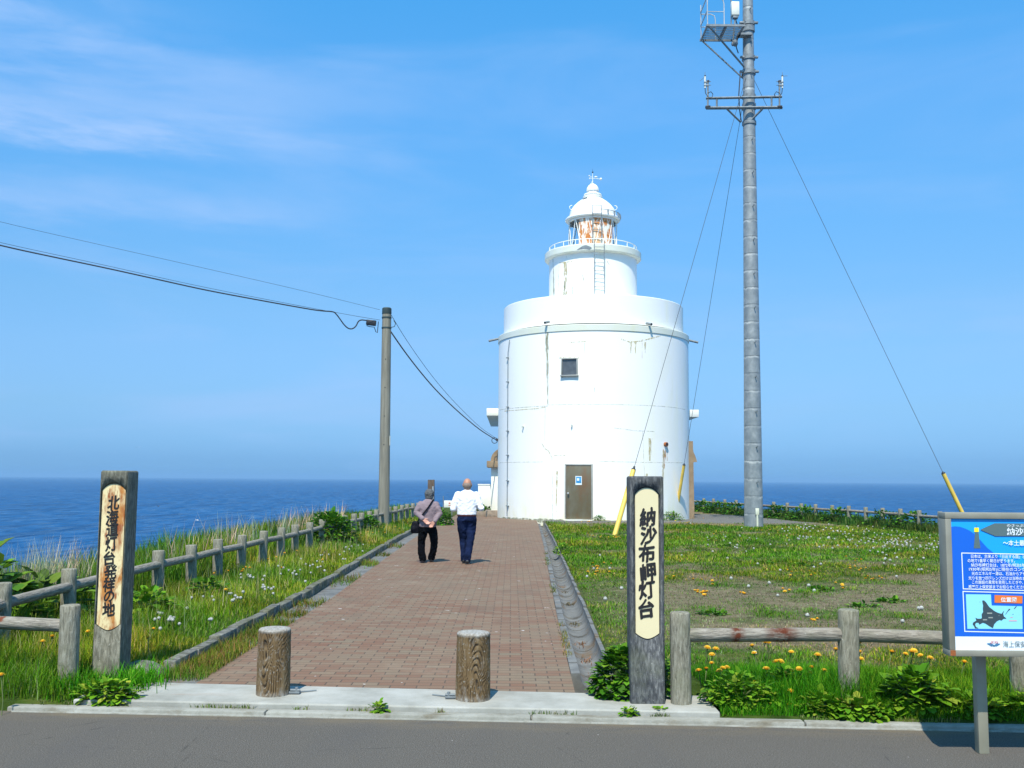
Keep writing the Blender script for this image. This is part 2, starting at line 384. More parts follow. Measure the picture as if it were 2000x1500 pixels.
def asphalt():
    m, nt, b = base('asphalt', .9, 0, .2)
    v = coords(nt, (1, 1, 1), jitter=False)
    c = ramp(nt, noise(nt, v, 130, 5, .8), [(.36, (.035, .032, .026)), (.5, (.100, .089, .074)), (.66, (.21, .19, .165))])
    c = mix(nt, rng_(nt, noise(nt, v, .7, 4), .3, .7, 0, .22), c, (.135, .118, .098))
    c = mix(nt, rng_(nt, noise(nt, coords(nt, (1, .35, 1), jitter=False), 1.6, 4), .52, .7, 0, .3), c, (.085, .08, .078))
    c = mix(nt, rng_(nt, noise(nt, v, 55, 3, .6), .62, .70, 0, .55), c, (.20, .19, .165))
    c = mix(nt, rng_(nt, noise(nt, v, 48, 3, .6), .66, .72, 0, .6), c, (.03, .028, .025))
    sp = N(nt, 'ShaderNodeSeparateXYZ'); L(nt, v, sp.inputs[0])
    dd = N(nt, 'ShaderNodeMath', operation='MULTIPLY_ADD'); L(nt, sp.outputs[0], dd.inputs[0]); dd.inputs[1].default_value = .055; L(nt, sp.outputs[1], dd.inputs[2])
    dm = N(nt, 'ShaderNodeMath', operation='MULTIPLY'); L(nt, rng_(nt, dd.outputs[0], 6.62, 6.93, 0, 1), dm.inputs[0]); L(nt, rng_(nt, noise(nt, coords(nt, (1, 3, 1), jitter=False), 2.3, 6, .7), .40, .62, 0, .85), dm.inputs[1])
    c = mix(nt, dm.outputs[0], c, (.17, .135, .085))
    vo = N(nt, 'ShaderNodeTexVoronoi', feature='DISTANCE_TO_EDGE', i_Scale=.55); L(nt, coords(nt, (1, 1.7, 1), jitter=False), vo.inputs[0])
    wv = N(nt, 'ShaderNodeMath', operation='MULTIPLY_ADD'); L(nt, noise(nt, v, 7, 4), wv.inputs[0]); wv.inputs[1].default_value = .03; L(nt, vo.outputs['Distance'], wv.inputs[2])
    c = mix(nt, rng_(nt, wv.outputs[0], .017, .011, 0, .55), c, (.035, .032, .028))
    c = mix(nt, rng_(nt, noise(nt, v, 23, 2, .5), .77, .79, 0, .9), c, (.5, .48, .45))
    L(nt, c, b.inputs['Base Color']); bump(nt, b, noise(nt, v, 110, 4), .7, .01); return m
M['asphalt'] = asphalt()
def brick():
    m, nt, b = base('brick_paving', .85, 0, .25)
    v = coords(nt, (1, 1, 1), jitter=False)
    bt = N(nt, 'ShaderNodeTexBrick', offset=.5, offset_frequency=2, squash=1); L(nt, v, bt.inputs[0])
    for k, x in (('Scale', 1), ('Mortar Size', .0055), ('Mortar Smooth', .2), ('Bias', 0.0), ('Brick Width', .205), ('Row Height', .104)): bt.inputs[k].default_value = x
    bt.inputs['Color1'].default_value = (.185, .092, .054, 1); bt.inputs['Color2'].default_value = (.250, .160, .100, 1); bt.inputs['Mortar'].default_value = (.060, .045, .034, 1)
    # a second brick lattice of the same size gives some bricks a greyer firing
    b2 = N(nt, 'ShaderNodeTexBrick', offset=.5, offset_frequency=2); L(nt, v, b2.inputs[0])
    for k, x in (('Scale', 1), ('Mortar Size', .0), ('Bias', -.15), ('Brick Width', .205), ('Row Height', .104)): b2.inputs[k].default_value = x
    b2.inputs['Color1'].default_value = (0, 0, 0, 1); b2.inputs['Color2'].default_value = (1, 1, 1, 1)
    nn = noise(nt, v, 1.7, 3)
    f = N(nt, 'ShaderNodeMath', operation='MULTIPLY'); L(nt, b2.outputs[0], f.inputs[0]); L(nt, rng_(nt, nn, .35, .65, .35, .95), f.inputs[1])
    g = N(nt, 'ShaderNodeMath', operation='SUBTRACT'); g.inputs[0].default_value = 1; L(nt, bt.outputs['Fac'], g.inputs[1])
    f2 = N(nt, 'ShaderNodeMath', operation='MULTIPLY'); L(nt, f.outputs[0], f2.inputs[0]); L(nt, g.outputs[0], f2.inputs[1])
    c = mix(nt, f2.outputs[0], bt.outputs['Color'], (.180, .150, .098))
    c = mix(nt, rng_(nt, noise(nt, v, .45, 4), .35, .7, 0, .35), c, (.205, .160, .108))
    c = mix(nt, rng_(nt, noise(nt, v, 60, 4, .7), .4, .7, 0, .35), c, (.15, .10, .075))
    c = mix(nt, rng_(nt, noise(nt, coords(nt, (1.4, .5, 1), jitter=False), 1.1, 6, .7), .54, .70, 0, .5), c, (.115, .085, .06))
    c = mix(nt, rng_(nt, noise(nt, v, .8, 5, .7), .58, .70, 0, .4), c, (.27, .215, .15))
    c = mix(nt, rng_(nt, noise(nt, v, 9, 2, .4), .76, .775, 0, .8), c, (.55, .53, .5))
    L(nt, c, b.inputs['Base Color'])
    iv = N(nt, 'ShaderNodeMath', operation='SUBTRACT'); iv.inputs[0].default_value = 1; L(nt, bt.outputs['Fac'], iv.inputs[1])
    bump(nt, b, iv.outputs[0], .6, .005); return m
M['brick'] = brick()
def slab():
    m, nt, b = base('pale_concrete', .85, 0, .25)
    v = coords(nt, (1, 1, 1), jitter=False)
    c = ramp(nt, noise(nt, v, 2.6, 6, .65), [(.3, (.25, .245, .21)), (.5, (.34, .335, .295)), (.72, (.43, .425, .385))])
    c = mix(nt, rng_(nt, noise(nt, coords(nt, (.6, 2.5, 1), jitter=False), 2.2, 5), .60, .72, 0, .5), c, (.30, .22, .16))
    c = mix(nt, rng_(nt, noise(nt, v, 90, 3), .55, .75, 0, .3), c, (.24, .24, .21))
    L(nt, c, b.inputs['Base Color']); bump(nt, b, noise(nt, v, 60, 5), .35, .006); return m
M['slab'] = slab()
def kerbm():
    m, nt, b = base('old_kerb_concrete', .9, 0, .2)
    v = coords(nt, (1, 1, 1), jitter=False)
    c = ramp(nt, noise(nt, v, 14, 6, .7), [(.30, (.045, .045, .038)), (.5, (.145, .142, .12)), (.70, (.30, .295, .25))])
    c = mix(nt, rng_(nt, noise(nt, v, 2.3, 5), .45, .6, 0, .6), c, (.10, .10, .04))
    L(nt, c, b.inputs['Base Color']); bump(nt, b, noise(nt, v, 30, 5), .7, .012); return m
M['kerb'] = kerbm()
def kerb_top():
    m, nt, b = base('worn_kerb_concrete', .9, 0, .2)
    v = coords(nt, (1, 1, 1), jitter=False)
    c = ramp(nt, noise(nt, v, 3.2, 7, .7), [(.3, (.19, .185, .15)), (.5, (.285, .28, .24)), (.72, (.38, .375, .33))])
    c = mix(nt, rng_(nt, noise(nt, coords(nt, (1, 3, 1), jitter=False), 3.0, 6, .7), .52, .66, 0, .7), c, (.15, .125, .08))
    c = mix(nt, rng_(nt, noise(nt, v, 75, 3), .55, .75, 0, .4), c, (.16, .155, .13))
    L(nt, c, b.inputs['Base Color']); bump(nt, b, noise(nt, v, 50, 5), .5, .008); return m
M['kerb_top'] = kerb_top()
def gutter():
    m, nt, b = base('gutter_concrete', .85, 0, .25)
    v = coords(nt, (1, 1, 1), jitter=False)
    c = ramp(nt, noise(nt, v, 5, 6, .65), [(.3, (.10, .10, .095)), (.55, (.165, .165, .155)), (.75, (.235, .23, .21))])
    c = mix(nt, rng_(nt, noise(nt, coords(nt, (1.5, .9, 1), jitter=False), 2.2, 5, .6), .56, .66, 0, .85), c, (.15, .10, .055))
    L(nt, c, b.inputs['Base Color']); bump(nt, b, noise(nt, v, 30, 5), .4, .008); return m
M['gutter'] = gutter()
def groundm():
    m, nt, b = base('meadow_ground', .95, 0, .1)
    v = coords(nt, (1, 1, 1), jitter=False)
    at = N(nt, 'ShaderNodeAttribute', attribute_name='soil')
    g = ramp(nt, noise(nt, v, 3.5, 6, .65), [(.3, (.022, .045, .006)), (.5, (.050, .085, .012)), (.7, (.10, .115, .025))])
    s_ = ramp(nt, noise(nt, v, 7, 6, .7), [(.3, (.09, .075, .04)), (.5, (.17, .135, .08)), (.72, (.25, .205, .13))])
    c = mix(nt, at.outputs['Fac'], g, s_)
    at3 = N(nt, 'ShaderNodeAttribute', attribute_name='gravel')
    c = mix(nt, at3.outputs['Fac'], c, ramp(nt, noise(nt, v, 22, 6, .75), [(.3, (.085, .082, .075)), (.5, (.15, .145, .13)), (.7, (.25, .24, .215))]))
    at2 = N(nt, 'ShaderNodeAttribute', attribute_name='cliff')
    c = mix(nt, at2.outputs['Fac'], c, ramp(nt, noise(nt, v, 1.2, 6), [(.3, (.07, .06, .05)), (.7, (.2, .17, .13))]))
    L(nt, c, b.inputs['Base Color']); bump(nt, b, noise(nt, v, 30, 6, .7), .9, .03); return m
M['ground'] = groundm()
M['gravel'] = simple('gravel', (.17, .165, .15), .95, var=.4, ns=40, bs=.6)
def seam():
    m, nt, b = base('sea_water', .25, 0, .10)
    nt.nodes.remove(b); df = N(nt, 'ShaderNodeBsdfDiffuse'); gl = N(nt, 'ShaderNodeBsdfGlossy'); gl.inputs['Roughness'].default_value = .22; mx = N(nt, 'ShaderNodeMixShader')
    big = noise(nt, coords(nt, (.5, 1, 1), jitter=False), .004, 4, .6)
    c = ramp(nt, big, [(.35, (.0065, .075, .205)), (.65, (.0090, .090, .235))])
    # wind chop in three sizes, wave shading painted into the colour: dark backs, paler crests
    for sc_, st, lo, hi, f in ((.10, .16, .50, .62, .6), (.42, .22, .50, .64, .75), (1.3, .3, .5, .66, .6)):
        c = mix(nt, rng_(nt, noise(nt, coords(nt, (1, st, 1), jitter=False), sc_, 3, .6), lo, hi, 0, f), c, (.003, .036, .110))
    cr = noise(nt, coords(nt, (1, .22, 1), jitter=False), .38, 3, .6)
    L(nt, c, df.inputs[0]); gl.inputs[0].default_value = (1, 1, 1, 1)
    L(nt, rng_(nt, cr, .40, .72, .06, .30), mx.inputs[0]); L(nt, df.outputs[0], mx.inputs[1]); L(nt, gl.outputs[0], mx.inputs[2])
    bp = N(nt, 'ShaderNodeBump'); bp.inputs['Strength'].default_value = .8; L(nt, cr, bp.inputs['Height']); L(nt, bp.outputs[0], gl.inputs['Normal'])
    L(nt, mx.outputs[0], nt.nodes['Material Output'].inputs[0]); return m
M['sea'] = seam()
def mastm():
    m, nt, b = base('sectional_mast_steel', .55, .25, .5)
    v = coords(nt, (1, 1, 1), jitter=False)
    tc = N(nt, 'ShaderNodeTexCoord'); sp = N(nt, 'ShaderNodeSeparateXYZ'); L(nt, tc.outputs['Object'], sp.inputs[0])
    wob = noise(nt, coords(nt, (2.2, 2.2, .5), jitter=False), 2.0, 3)
    zz = N(nt, 'ShaderNodeMath', operation='MULTIPLY_ADD'); L(nt, wob, zz.inputs[0]); zz.inputs[1].default_value = .22; L(nt, sp.outputs[2], zz.inputs[2])
    def rings(z, period, off, wdt):
        a = N(nt, 'ShaderNodeMath', operation='ADD'); L(nt, z, a.inputs[0]); a.inputs[1].default_value = off
        p = N(nt, 'ShaderNodeMath', operation='PINGPONG'); L(nt, a.outputs[0], p.inputs[0]); p.inputs[1].default_value = period / 2
        return rng_(nt, p.outputs[0], 0, wdt, 1, 0)
    c = ramp(nt, noise(nt, coords(nt, (1, 1, .8), jitter=False), 5, 5, .6), [(.3, (.19, .215, .225)), (.55, (.27, .295, .30)), (.75, (.37, .39, .39))])
    lr = N(nt, 'ShaderNodeMath', operation='MULTIPLY'); L(nt, rings(zz.outputs[0], .6, .0, .05), lr.inputs[0]); L(nt, rng_(nt, noise(nt, v, 2.5, 3), .4, .6, .1, .9), lr.inputs[1])
    c = mix(nt, lr.outputs[0], c, (.62, .62, .58))
    L(nt, c, b.inputs['Base Color']); return m
M['mast'] = mastm()
# people
M['skin'] = simple('skin', (.42, .20, .12), .55, var=.08, ns=9); M['skin_f'] = simple('fair_skin', (.55, .27, .19), .55, var=.06, ns=9)
M['shirt'] = simple('white_cotton', (.80, .81, .84), .9, var=.03, ns=5, bs=.25, bd=.03)
M['jeans'] = simple('denim', (.010, .017, .050), .95, var=.7, ns=5, bs=.5, spec=.05, bd=.03)
M['belt'] = simple('leather_belt', (.06, .015, .012), .5)
M['jacket'] = simple('mauve_knit', (.225, .170, .185), .95, var=.12, ns=14, bs=.3, bd=.02)
M['trousers'] = simple('black_trousers', (.004, .004, .005), .95, var=.3, ns=6, bs=.3, spec=.04, bd=.03)
M['shoe'] = simple('black_shoe', (.012, .012, .014), .5); M['hair_grey'] = simple('grey_hair', (.085, .09, .092), .8, var=.5, ns=60, bs=.6)
M['hair_side'] = simple('grey_hair_stubble', (.20, .15, .12), .8, var=.3, ns=80); M['bag'] = simple('black_bag', (.006, .006, .010), .7, var=.3, ns=9, spec=.1)
M['eye'] = simple('eye', (.5, .48, .45), .3)
M['flower'] = simple('dandelion_yellow', (.80, .46, .012), .7, var=.15, ns=20); M['clock'] = simple('seed_head_white', (.52, .52, .48), .9, var=.1, ns=20)
M['stem'] = simple('flower_stem', (.13, .17, .05), .7)
M['bird_w'] = simple('gull_white', (.75, .74, .72), .7, var=.1); M['bird_d'] = simple('dark_feathers', (.05, .045, .045), .7)
# ------------------------------------------------------------------ setting: shape of the cape
yk = lambda x: 7.03 - .055 * x                    # back of the road kerb
T_pl = ([5, 7.8, 13.5, 19, 27, 36, 43, 60], [-2.46, -2.44, -2.39, -2.5, -2.62, -2.55, -2.45, -2.45])     # path, left edge
T_pr = ([5, 7.6, 12, 18, 25, 36, 60], [.48, .49, .55, .67, .81, .98, 1.0])
T_ko = ([5, 8.5, 13.5, 19, 27, 36, 43, 60], [-2.84, -2.87, -2.83, -2.92, -3.03, -2.94, -2.8, -2.8])
xpl = lambda y: np.interp(y, *T_pl); xpr = lambda y: np.interp(y, *T_pr)
xko = lambda y: np.interp(y, *T_ko)
xgo = lambda y: xpr(y) + np.interp(y, [8, 12, 20, 36, 60], [.36, .39, .36, .28, .28])    # gutter, outer lip
cl_l = lambda y: np.interp(y, [-60, 4, 7, 9, 20, 30, 38, 50, 60], [-60, -30, -7.3, -6.9, -6.6, -6.2, -5.6, -4.6, -3])
cl_r = lambda y: np.interp(y, [-60, 2, 6, 12, 22, 31, 38, 44, 52, 60], [60, 40, 18, 15.5, 15.0, 14.6, 13.8, 12.6, 11.0, 8])
def land(x, y):
    x = np.asarray(x, float); y = np.asarray(y, float)
    d = np.minimum(np.minimum(x - cl_l(y), cl_r(y) - x), 55.5 - y)
    edge = np.clip(-d / 7.0, 0, 1.6)
    z = .065 + .05 * (fbm(x * .8, y * .8, 3) - .5) - 8.5 * edge ** .85 * (.8 + .4 * fbm(x * .5, y * .5, 5))
    z = np.where(d > 0, .065 + .05 * (fbm(x * .8, y * .8, 3) - .5) + np.where(x < xko(y), .05 * np.clip((xko(y) - x) / .5, 0, 1), .02 * np.clip((x - xgo(y)) / .4, 0, 1)), np.maximum(z, -12.5))
    z = z - .062 * np.clip(1 - (y - yk(np.clip(x, -12, 12))) / .55, 0, 1)
    return z, np.clip(-d / 1.5 - .6, 0, 1)
def soil(x, y):
    n = fbm(x * .42, y * .50, 11); f = fbm(x * 2.6, y * 2.6, 21)
    band = np.interp(y, [8, 9.3, 10, 13.5, 15, 17, 22, 33, 34.6, 36, 45], [-.2, .02, .19, .23, .15, .09, -.02, -.03, .07, .35, .3])
    band = band + np.where((x > 7) & (y > 36), .25, 0)
    side = np.clip((x - xgo(y)) / 1.2, 0, 1)
    s_ = np.clip((n * .55 + f * .45 + band - .50) / .20, 0, 1) * (.25 + .75 * side)
    return np.where(x < xko(y), .15 * s_, s_)
us = np.concatenate([np.arange(0, 3.0, .16), np.arange(3.0, 6, .3), np.arange(6, 22, .8), [30, 60]])
cols = [('l', -u) for u in us[::-1]] + [('p', .0)] + [('r', u) for u in us]
vs_ = np.concatenate([[-40, -20, -8, -2, -.02, 0], np.arange(.16, 9, .16), np.arange(9, 32, .3), np.arange(32, 55, .8)])
gv = np.zeros((len(vs_), len(cols) + 2, 3)); 
for i, v_ in enumerate(vs_):
    yy = 7.0 + v_
    xs = [xko(yy) + u for k, u in cols if k == 'l'] + [xko(yy) + .02, (xko(yy) + xgo(yy)) / 2, xgo(yy) - .02] + [xgo(yy) + u for k, u in cols if k == 'r']
    xs = np.array(xs); ys = yk(np.clip(xs, -12, 12)) + v_
    z, _ = land(xs, ys)
    under = (xs > xko(yy) + .01) & (xs < xgo(yy) - .01) & (yy < 46)
    z = np.where(under, -.16, z)
    if v_ < -.01: z = np.minimum(z, -.12)
    z = np.where((xs > -3.3) & (xs < 1.6) & (v_ < .75) & (z > .02), .02, z)
    gv[i, :, 0] = xs; gv[i, :, 1] = ys; gv[i, :, 2] = z
nr, nc = gv.shape[:2]
me = bpy.data.meshes.new('ground')
idx = np.arange(nr * nc).reshape(nr, nc)
fq = np.stack([idx[:-1, :-1], idx[:-1, 1:], idx[1:, 1:], idx[1:, :-1]], -1).reshape(-1, 4)
me.from_pydata(gv.reshape(-1, 3).tolist(), [], fq.tolist())
fx, fy = gv[..., 0].ravel(), gv[..., 1].ravel()
a = me.attributes.new('soil', 'FLOAT', 'POINT'); a.data.foreach_set('value', soil(fx, fy).astype(np.float32))
a = me.attributes.new('cliff', 'FLOAT', 'POINT'); a.data.foreach_set('value', land(fx, fy)[1].astype(np.float32))
def gravel(x, y):
    d = np.minimum.reduce([(y - (35.9 + .10 * np.abs(x - 4)) + np.where(x > 6.5, -.4, 0)) , 12.4 - x, x - xgo(y) + .2, 46.5 - y])
    d = np.where((x > 3) & (x < 6.8) & (y < 37.4), d - .6, d)
    return np.clip((d + 1.2 * (fbm(x * .9, y * .9, 77) - .5)) / .5, 0, 1)
a = me.attributes.new('gravel', 'FLOAT', 'POINT'); a.data.foreach_set('value', gravel(fx, fy).astype(np.float32))
me.polygons.foreach_set('use_smooth', [True] * len(me.polygons))
tag(link('ground', me, M['ground']), 'grassy cape ground falling away to the sea', kind='structure')
b = MB(); b.add([(-40000, -3000, -10), (40000, -3000, -10), (40000, 45000, -10), (-40000, 45000, -10)], [(0, 1, 2, 3)])
tag(b.build('sea', M['sea']), 'open blue sea reaching the horizon', kind='structure')
# road
b = MB()
xs = np.linspace(-40, 40, 41)
for i in range(40):
    x0, x1 = xs[i], xs[i + 1]
    b.add([(x0, -40, 0), (x1, -40, 0), (x1, yk(x1) - .10, 0), (x0, yk(x0) - .10, 0)], [(0, 1, 2, 3)])
tag(b.build('road', M['asphalt']), 'grey asphalt road in the foreground', kind='structure')
# road kerb: low stones laid end to end
b = MB(); ang = math.atan(-.055); x = -3.55
while x < 14:
    ln = 1.85
    b.box((x + ln / 2, yk(x + ln / 2) - .052, -.06), (ln - .006, .10, .18 + random.uniform(-.004, .004)), Euler((0, 0, ang)), .012)
    x += ln
for i in range(40):
    xm = -3.5 + i * .45; b.box((xm + .225, yk(xm + .225) - .118 + random.uniform(-.003, .003), -.03), (.455, .028, .078 + random.uniform(-.003, .003)), Euler((0, 0, ang)), .008)
tag(b.build('kerb', M['kerb_top']), 'low pale concrete kerb along the road edge', kind='structure')
# concrete apron
b = MB()
pts = [(-3.12, yk(-3.12) + .004), (1.45, yk(1.45) + .004), (1.45, 7.47), (.51, 7.545), (-2.44, 7.785), (-2.80, 7.82), (-3.12, 7.6)]
b.prism(pts, (0, 0, -.1), (1, 0, 0), (0, 1, 0), (0, 0, .165))
ap = b.build('pavement', M['slab']); tag(ap, 'pale concrete apron across the path entrance', kind='structure')
md = ap.modifiers.new('b', 'BEVEL'); md.width = .012; md.segments = 2; md.limit_method = 'ANGLE'
# brick path
b = MB(); ysr = np.concatenate([np.arange(0, 30, 1.0), [31, 34, 36, 38.4]])
prev = None; vs2 = []; fs2 = []
for i, yv in enumerate(ysr):
    y = 7.6 + yv; xl, xr = float(xpl(y)), float(xpr(y))
    yl, yr = (y if i else 7.79), (y if i else 7.548)
    vs2 += [(xl, yl, .055), (xr, yr, .055), (xr, yr, -.1), (xl, yl, -.1)]
    if i:
        a0 = (i - 1) * 4; a1 = i * 4
        fs2 += [(a0, a0 + 1, a1 + 1, a1), (a0 + 1, a0 + 2, a1 + 2, a1 + 1), (a0 + 3, a0, a1, a1 + 3)]
b.add(vs2, fs2)
tag(b.build('path', M['brick']), 'reddish brown brick path leading to the lighthouse', kind='structure')
# left flat gutter and kerb stones
b = MB(); y = 7.9
while y < 40:
    ln = .6; y1 = y + ln - .008
    p = [(float(xpl(y)) - .004, y), (float(xpl(y1)) - .004, y1), (float(xko(y1)) + .10, y1), (float(xko(y)) + .10, y)]
    b.prism(p[::-1], (0, 0, -.1), (1, 0, 0), (0, 1, 0), (0, 0, .142 + random.uniform(-.003, .003))); y += ln
tag(b.build('gutter', M['gutter']), 'flat concrete gutter strip beside the brick path', kind='structure')
b = MB(); y = 8.25
while y < 41:
    ln = .60; ym = y + ln / 2
    sl_ = math.atan2(float(xko(y + ln) - xko(y)), ln)
    b.box((float(xko(ym)) + .07, ym, .028 + random.uniform(-.018, .014)), (.105, ln - .03, .24), Euler((random.uniform(-.015, .015), 0, -sl_ + random.uniform(-.012, .012))), .012)
    y += ln
tag(b.build('kerb', M['kerb']), 'row of weathered kerb stones edging the left verge', kind='structure')
# right half-round drain
b = MB(); y = 8.35
while y < 36.2:
    ln = .46; y1 = y + ln - .018
    def sec(yy, dz=0):
        x0 = float(xpr(yy)) + .006; wd = float(xgo(yy)) - x0; r = []
        r.append((x0, .052 + dz)); r.append((x0 + .075, .054 + dz))
        for k in range(9):
            q = math.pi * k / 8; cx = x0 + .075 + (wd - .115) / 2
            r.append((cx - (wd - .115) / 2 * math.cos(q), .045 - .12 * math.sin(q) ** .8 + dz))
        r.append((x0 + wd - .04, .075 + dz)); r.append((x0 + wd, .075 + dz)); r.append((x0 + wd, -.15)); r.append((x0, -.15))
        return r
    dz = random.uniform(-.014, .010); s0, s1 = sec(y, dz), sec(y1, dz + random.uniform(-.01, .004)); k = len(s0)
    b.add([(p[0], y, p[1]) for p in s0] + [(p[0], y1, p[1]) for p in s1],
          [(i, (i + 1) % k, (i + 1) % k + k, i + k) for i in range(k)] + [tuple(range(k)), tuple(range(2 * k - 1, k - 1, -1))])
    y += ln
tag(b.build('drain', M['gutter']), 'half-round concrete drain channel beside the lawn', kind='structure')
# ------------------------------------------------------------------ lighthouse
CX, CY, R0 = 3.48, 42.1, 4.06
lh = thing('lighthouse', 'white round stepped lighthouse with a domed lantern', 'lighthouse', (CX, CY, 0))
C0 = (CX, CY, 0)
def on_cyl(px, py, R=R0):                     # angle (0 = towards the road) and height of a photo point on the drum
    d = ray(px, py); ox, oy = -CX, -CY
    A = d.x ** 2 + d.y ** 2; B = 2 * (ox * d.x + oy * d.y); C = ox * ox + oy * oy - R * R
    disc = B * B - 4 * A * C
    t = (-B - math.sqrt(max(disc, 0))) / (2 * A); x, y = d.x * t, d.y * t
    return math.atan2(x - CX, -(y - CY)), EYE + d.z * t
def cp(a, z, R=R0): return Vector((CX + R * math.sin(a), CY - R * math.cos(a), z))
b = MB(); b.lathe([(R0, -.15), (R0, 7.48)], C0, 160); b.build('wall', M['white'], lh)
b = MB(); b.lathe([(R0 - .02, 7.46), (4.085, 7.46), (4.09, 7.47), (4.09, 7.70), (4.075, 7.72), (3.84, 7.74), (3.84, 7.46)], C0, 160); b.build('ledge', M['white_old'], lh, angle=12)
b = MB(); b.lathe([(3.85, 7.79), (3.85, 8.93), (3.83, 8.95), (3.68, 8.95), (3.66, 8.93), (3.66, 8.6), (0.01, 8.62)], C0, 160); b.build('parapet', M['white'], lh)
b = MB(); b.lathe([(1.9, 8.6), (1.9, 11.12)], C0, 96); b.build('upper_drum', M['white'], lh)
b = MB(); b.lathe([(1.88, 11.10), (2.04, 11.10), (2.09, 11.14), (2.09, 11.38), (2.05, 11.42), (0.01, 11.44)], C0, 96); gal = b.build('gallery', M['white_old'], lh)
b = MB(); b.tube([cp(2 * math.pi * i / 48, 11.66, 1.90) for i in range(48)], .018, 6, closed=True)
for i in range(20): q = 2 * math.pi * (i + .5) / 20; b.cyl(cp(q, 11.4, 1.90), cp(q, 11.66, 1.90), .016, n=6)
b.build('railing', M['white'], lh)
# torn flashing on the gallery edge
b = MB(); q = on_cyl(1142, 486, 2.09)[0]
for k, (a0, z0, r0) in enumerate([(0, 0, 0)]):
    vs3 = [cp(q - .16, 11.17, 2.105), cp(q + .10, 11.16, 2.105), cp(q + .14, 11.24, 2.12), cp(q + .03, 11.33, 2.17), cp(q - .03, 11.31, 2.15), cp(q - .10, 11.24, 2.12)]
    vs3 += [v + Vector((0, .02, 0)) for v in vs3]
    b.add(vs3, [(0, 1, 2, 3, 4, 5), (11, 10, 9, 8, 7, 6)] + [(i, (i + 1) % 6, (i + 1) % 6 + 6, i + 6) for i in range(6)])
b.build('torn_flashing', M['galv'], gal)
# lantern
b = MB(); b.lathe([(1.07, 11.44), (1.07, 11.52), (1.0, 11.53)], C0, 64); b.lathe([(1.0, 12.86), (1.06, 12.87), (1.06, 12.80), (1.0, 12.79)], C0, 64)
nb = 11
for i in range(nb):
    a0 = 2 * math.pi * i / nb; a1 = 2 * math.pi * (i + 1) / nb
    am = (a0 + a1) / 2; b.cyl(cp(a0, 11.48, 1.05), cp(am, 12.87, 1.05), .018, n=6); b.cyl(cp(a1, 11.48, 1.05), cp(am, 12.87, 1.05), .018, n=6)
lan = b.build('lantern', M['white'], lh)
b = MB(); b.lathe([(1.035, 11.45), (1.035, 12.86), (1.015, 12.86), (1.015, 11.45), (1.035, 11.45)], C0, 40, rad(-40), rad(50)); b.build('blind_panel', M['white_rust'], lan)
gm, gnt, gb = base('lantern_glass', .02, 0, .5); gb.inputs['Transmission Weight'].default_value = 1; gb.inputs['IOR'].default_value = 1.05; gb.inputs['Base Color'].default_value = (.86, .9, .92, 1)
b = MB(); b.lathe([(1.00, 11.53), (1.00, 12.80)], C0, 40, rad(52), rad(318)); b.build('glass', gm, lan, fix=False)
b = MB(); b.lathe([(.30, 11.44), (.30, 11.75), (.42, 11.8), (.50, 12.1), (.50, 12.4), (.42, 12.65), (.2, 12.8), (.01, 12.8)], C0, 32); b.build('lens', M['glass_dark'], lan)
b = MB(); b.lathe([(.95, 12.88), (1.17, 12.88), (1.20, 12.91), (1.20, 12.96), (1.17, 12.99), (1.03, 13.06), (1.02, 13.16), (.99, 13.30), (.93, 13.43), (.82, 13.57), (.67, 13.71), (.52, 13.82), (.42, 13.88)], C0, 64)
dome = b.build('dome', M['white'], lh)
b = MB(); b.lathe([(.40, 13.86), (.43, 13.93), (.43, 13.99), (.36, 14.0), (.36, 14.05), (.39, 14.06), (.38, 14.10), (.25, 14.14), (.22, 14.20), (.22, 14.26), (.14, 14.27)], C0, 40); b.build('vent_collar', M['white'], dome)
b = MB(); b.lathe([(.12, 14.255), (.27, 14.25), (.275, 14.29), (.255, 14.38), (.19, 14.49), (.09, 14.56), (.04, 14.59), (.005, 14.60)], C0, 40); b.build('vent_cap', M['white'], dome)
for q in (-1.25, 1.25):
    b = MB(); c = cp(q, 13.42, .97)
    b.tube([c + Vector((math.sin(q) * .12 * math.sin(t), -math.cos(q) * .12 * math.sin(t), .10 * math.cos(t))) for t in np.linspace(0, math.pi, 8)], .014, 6); b.build('handle', M['white'], dome)
b = MB(); p = cp(on_cyl(1142, 387, .62)[0], 13.78, .60); nrm = Vector((math.sin(-.3), -math.cos(-.3), 1.0)).normalized()
b.box(p, (.22, .05, .07), Euler((rad(45), rad(-18), rad(-20))), .01); b.build('vent_hatch', M['galv_dark'], dome)
b = MB(); b.cyl((CX, CY, 14.58), (CX, CY, 15.06), .016, .010, n=8); b.sph((CX, CY, 15.10), .035, mi=1); b.cyl((CX, CY, 15.1), (CX, CY, 15.26), .010, .003, n=6, mi=1)
b.cyl((CX - .13, CY, 14.84), (CX + .32, CY, 14.80), .010, n=6); b.sph((CX + .36, CY, 14.80), .055); b.sph((CX + .14, CY, 14.89), (.07, .05, .035)); b.sph((CX - .15, CY, 14.94), .03); b.sph((CX - .13, CY, 14.82), .03)
b.cyl((CX - .15, CY, 14.94), (CX, CY, 14.88), .008, n=6); b.cyl((CX - .11, CY + .02, 14.56), (CX, CY, 14.72), .008, n=6)
b.build('weather_vane', [M['white'], M['black']], lh)
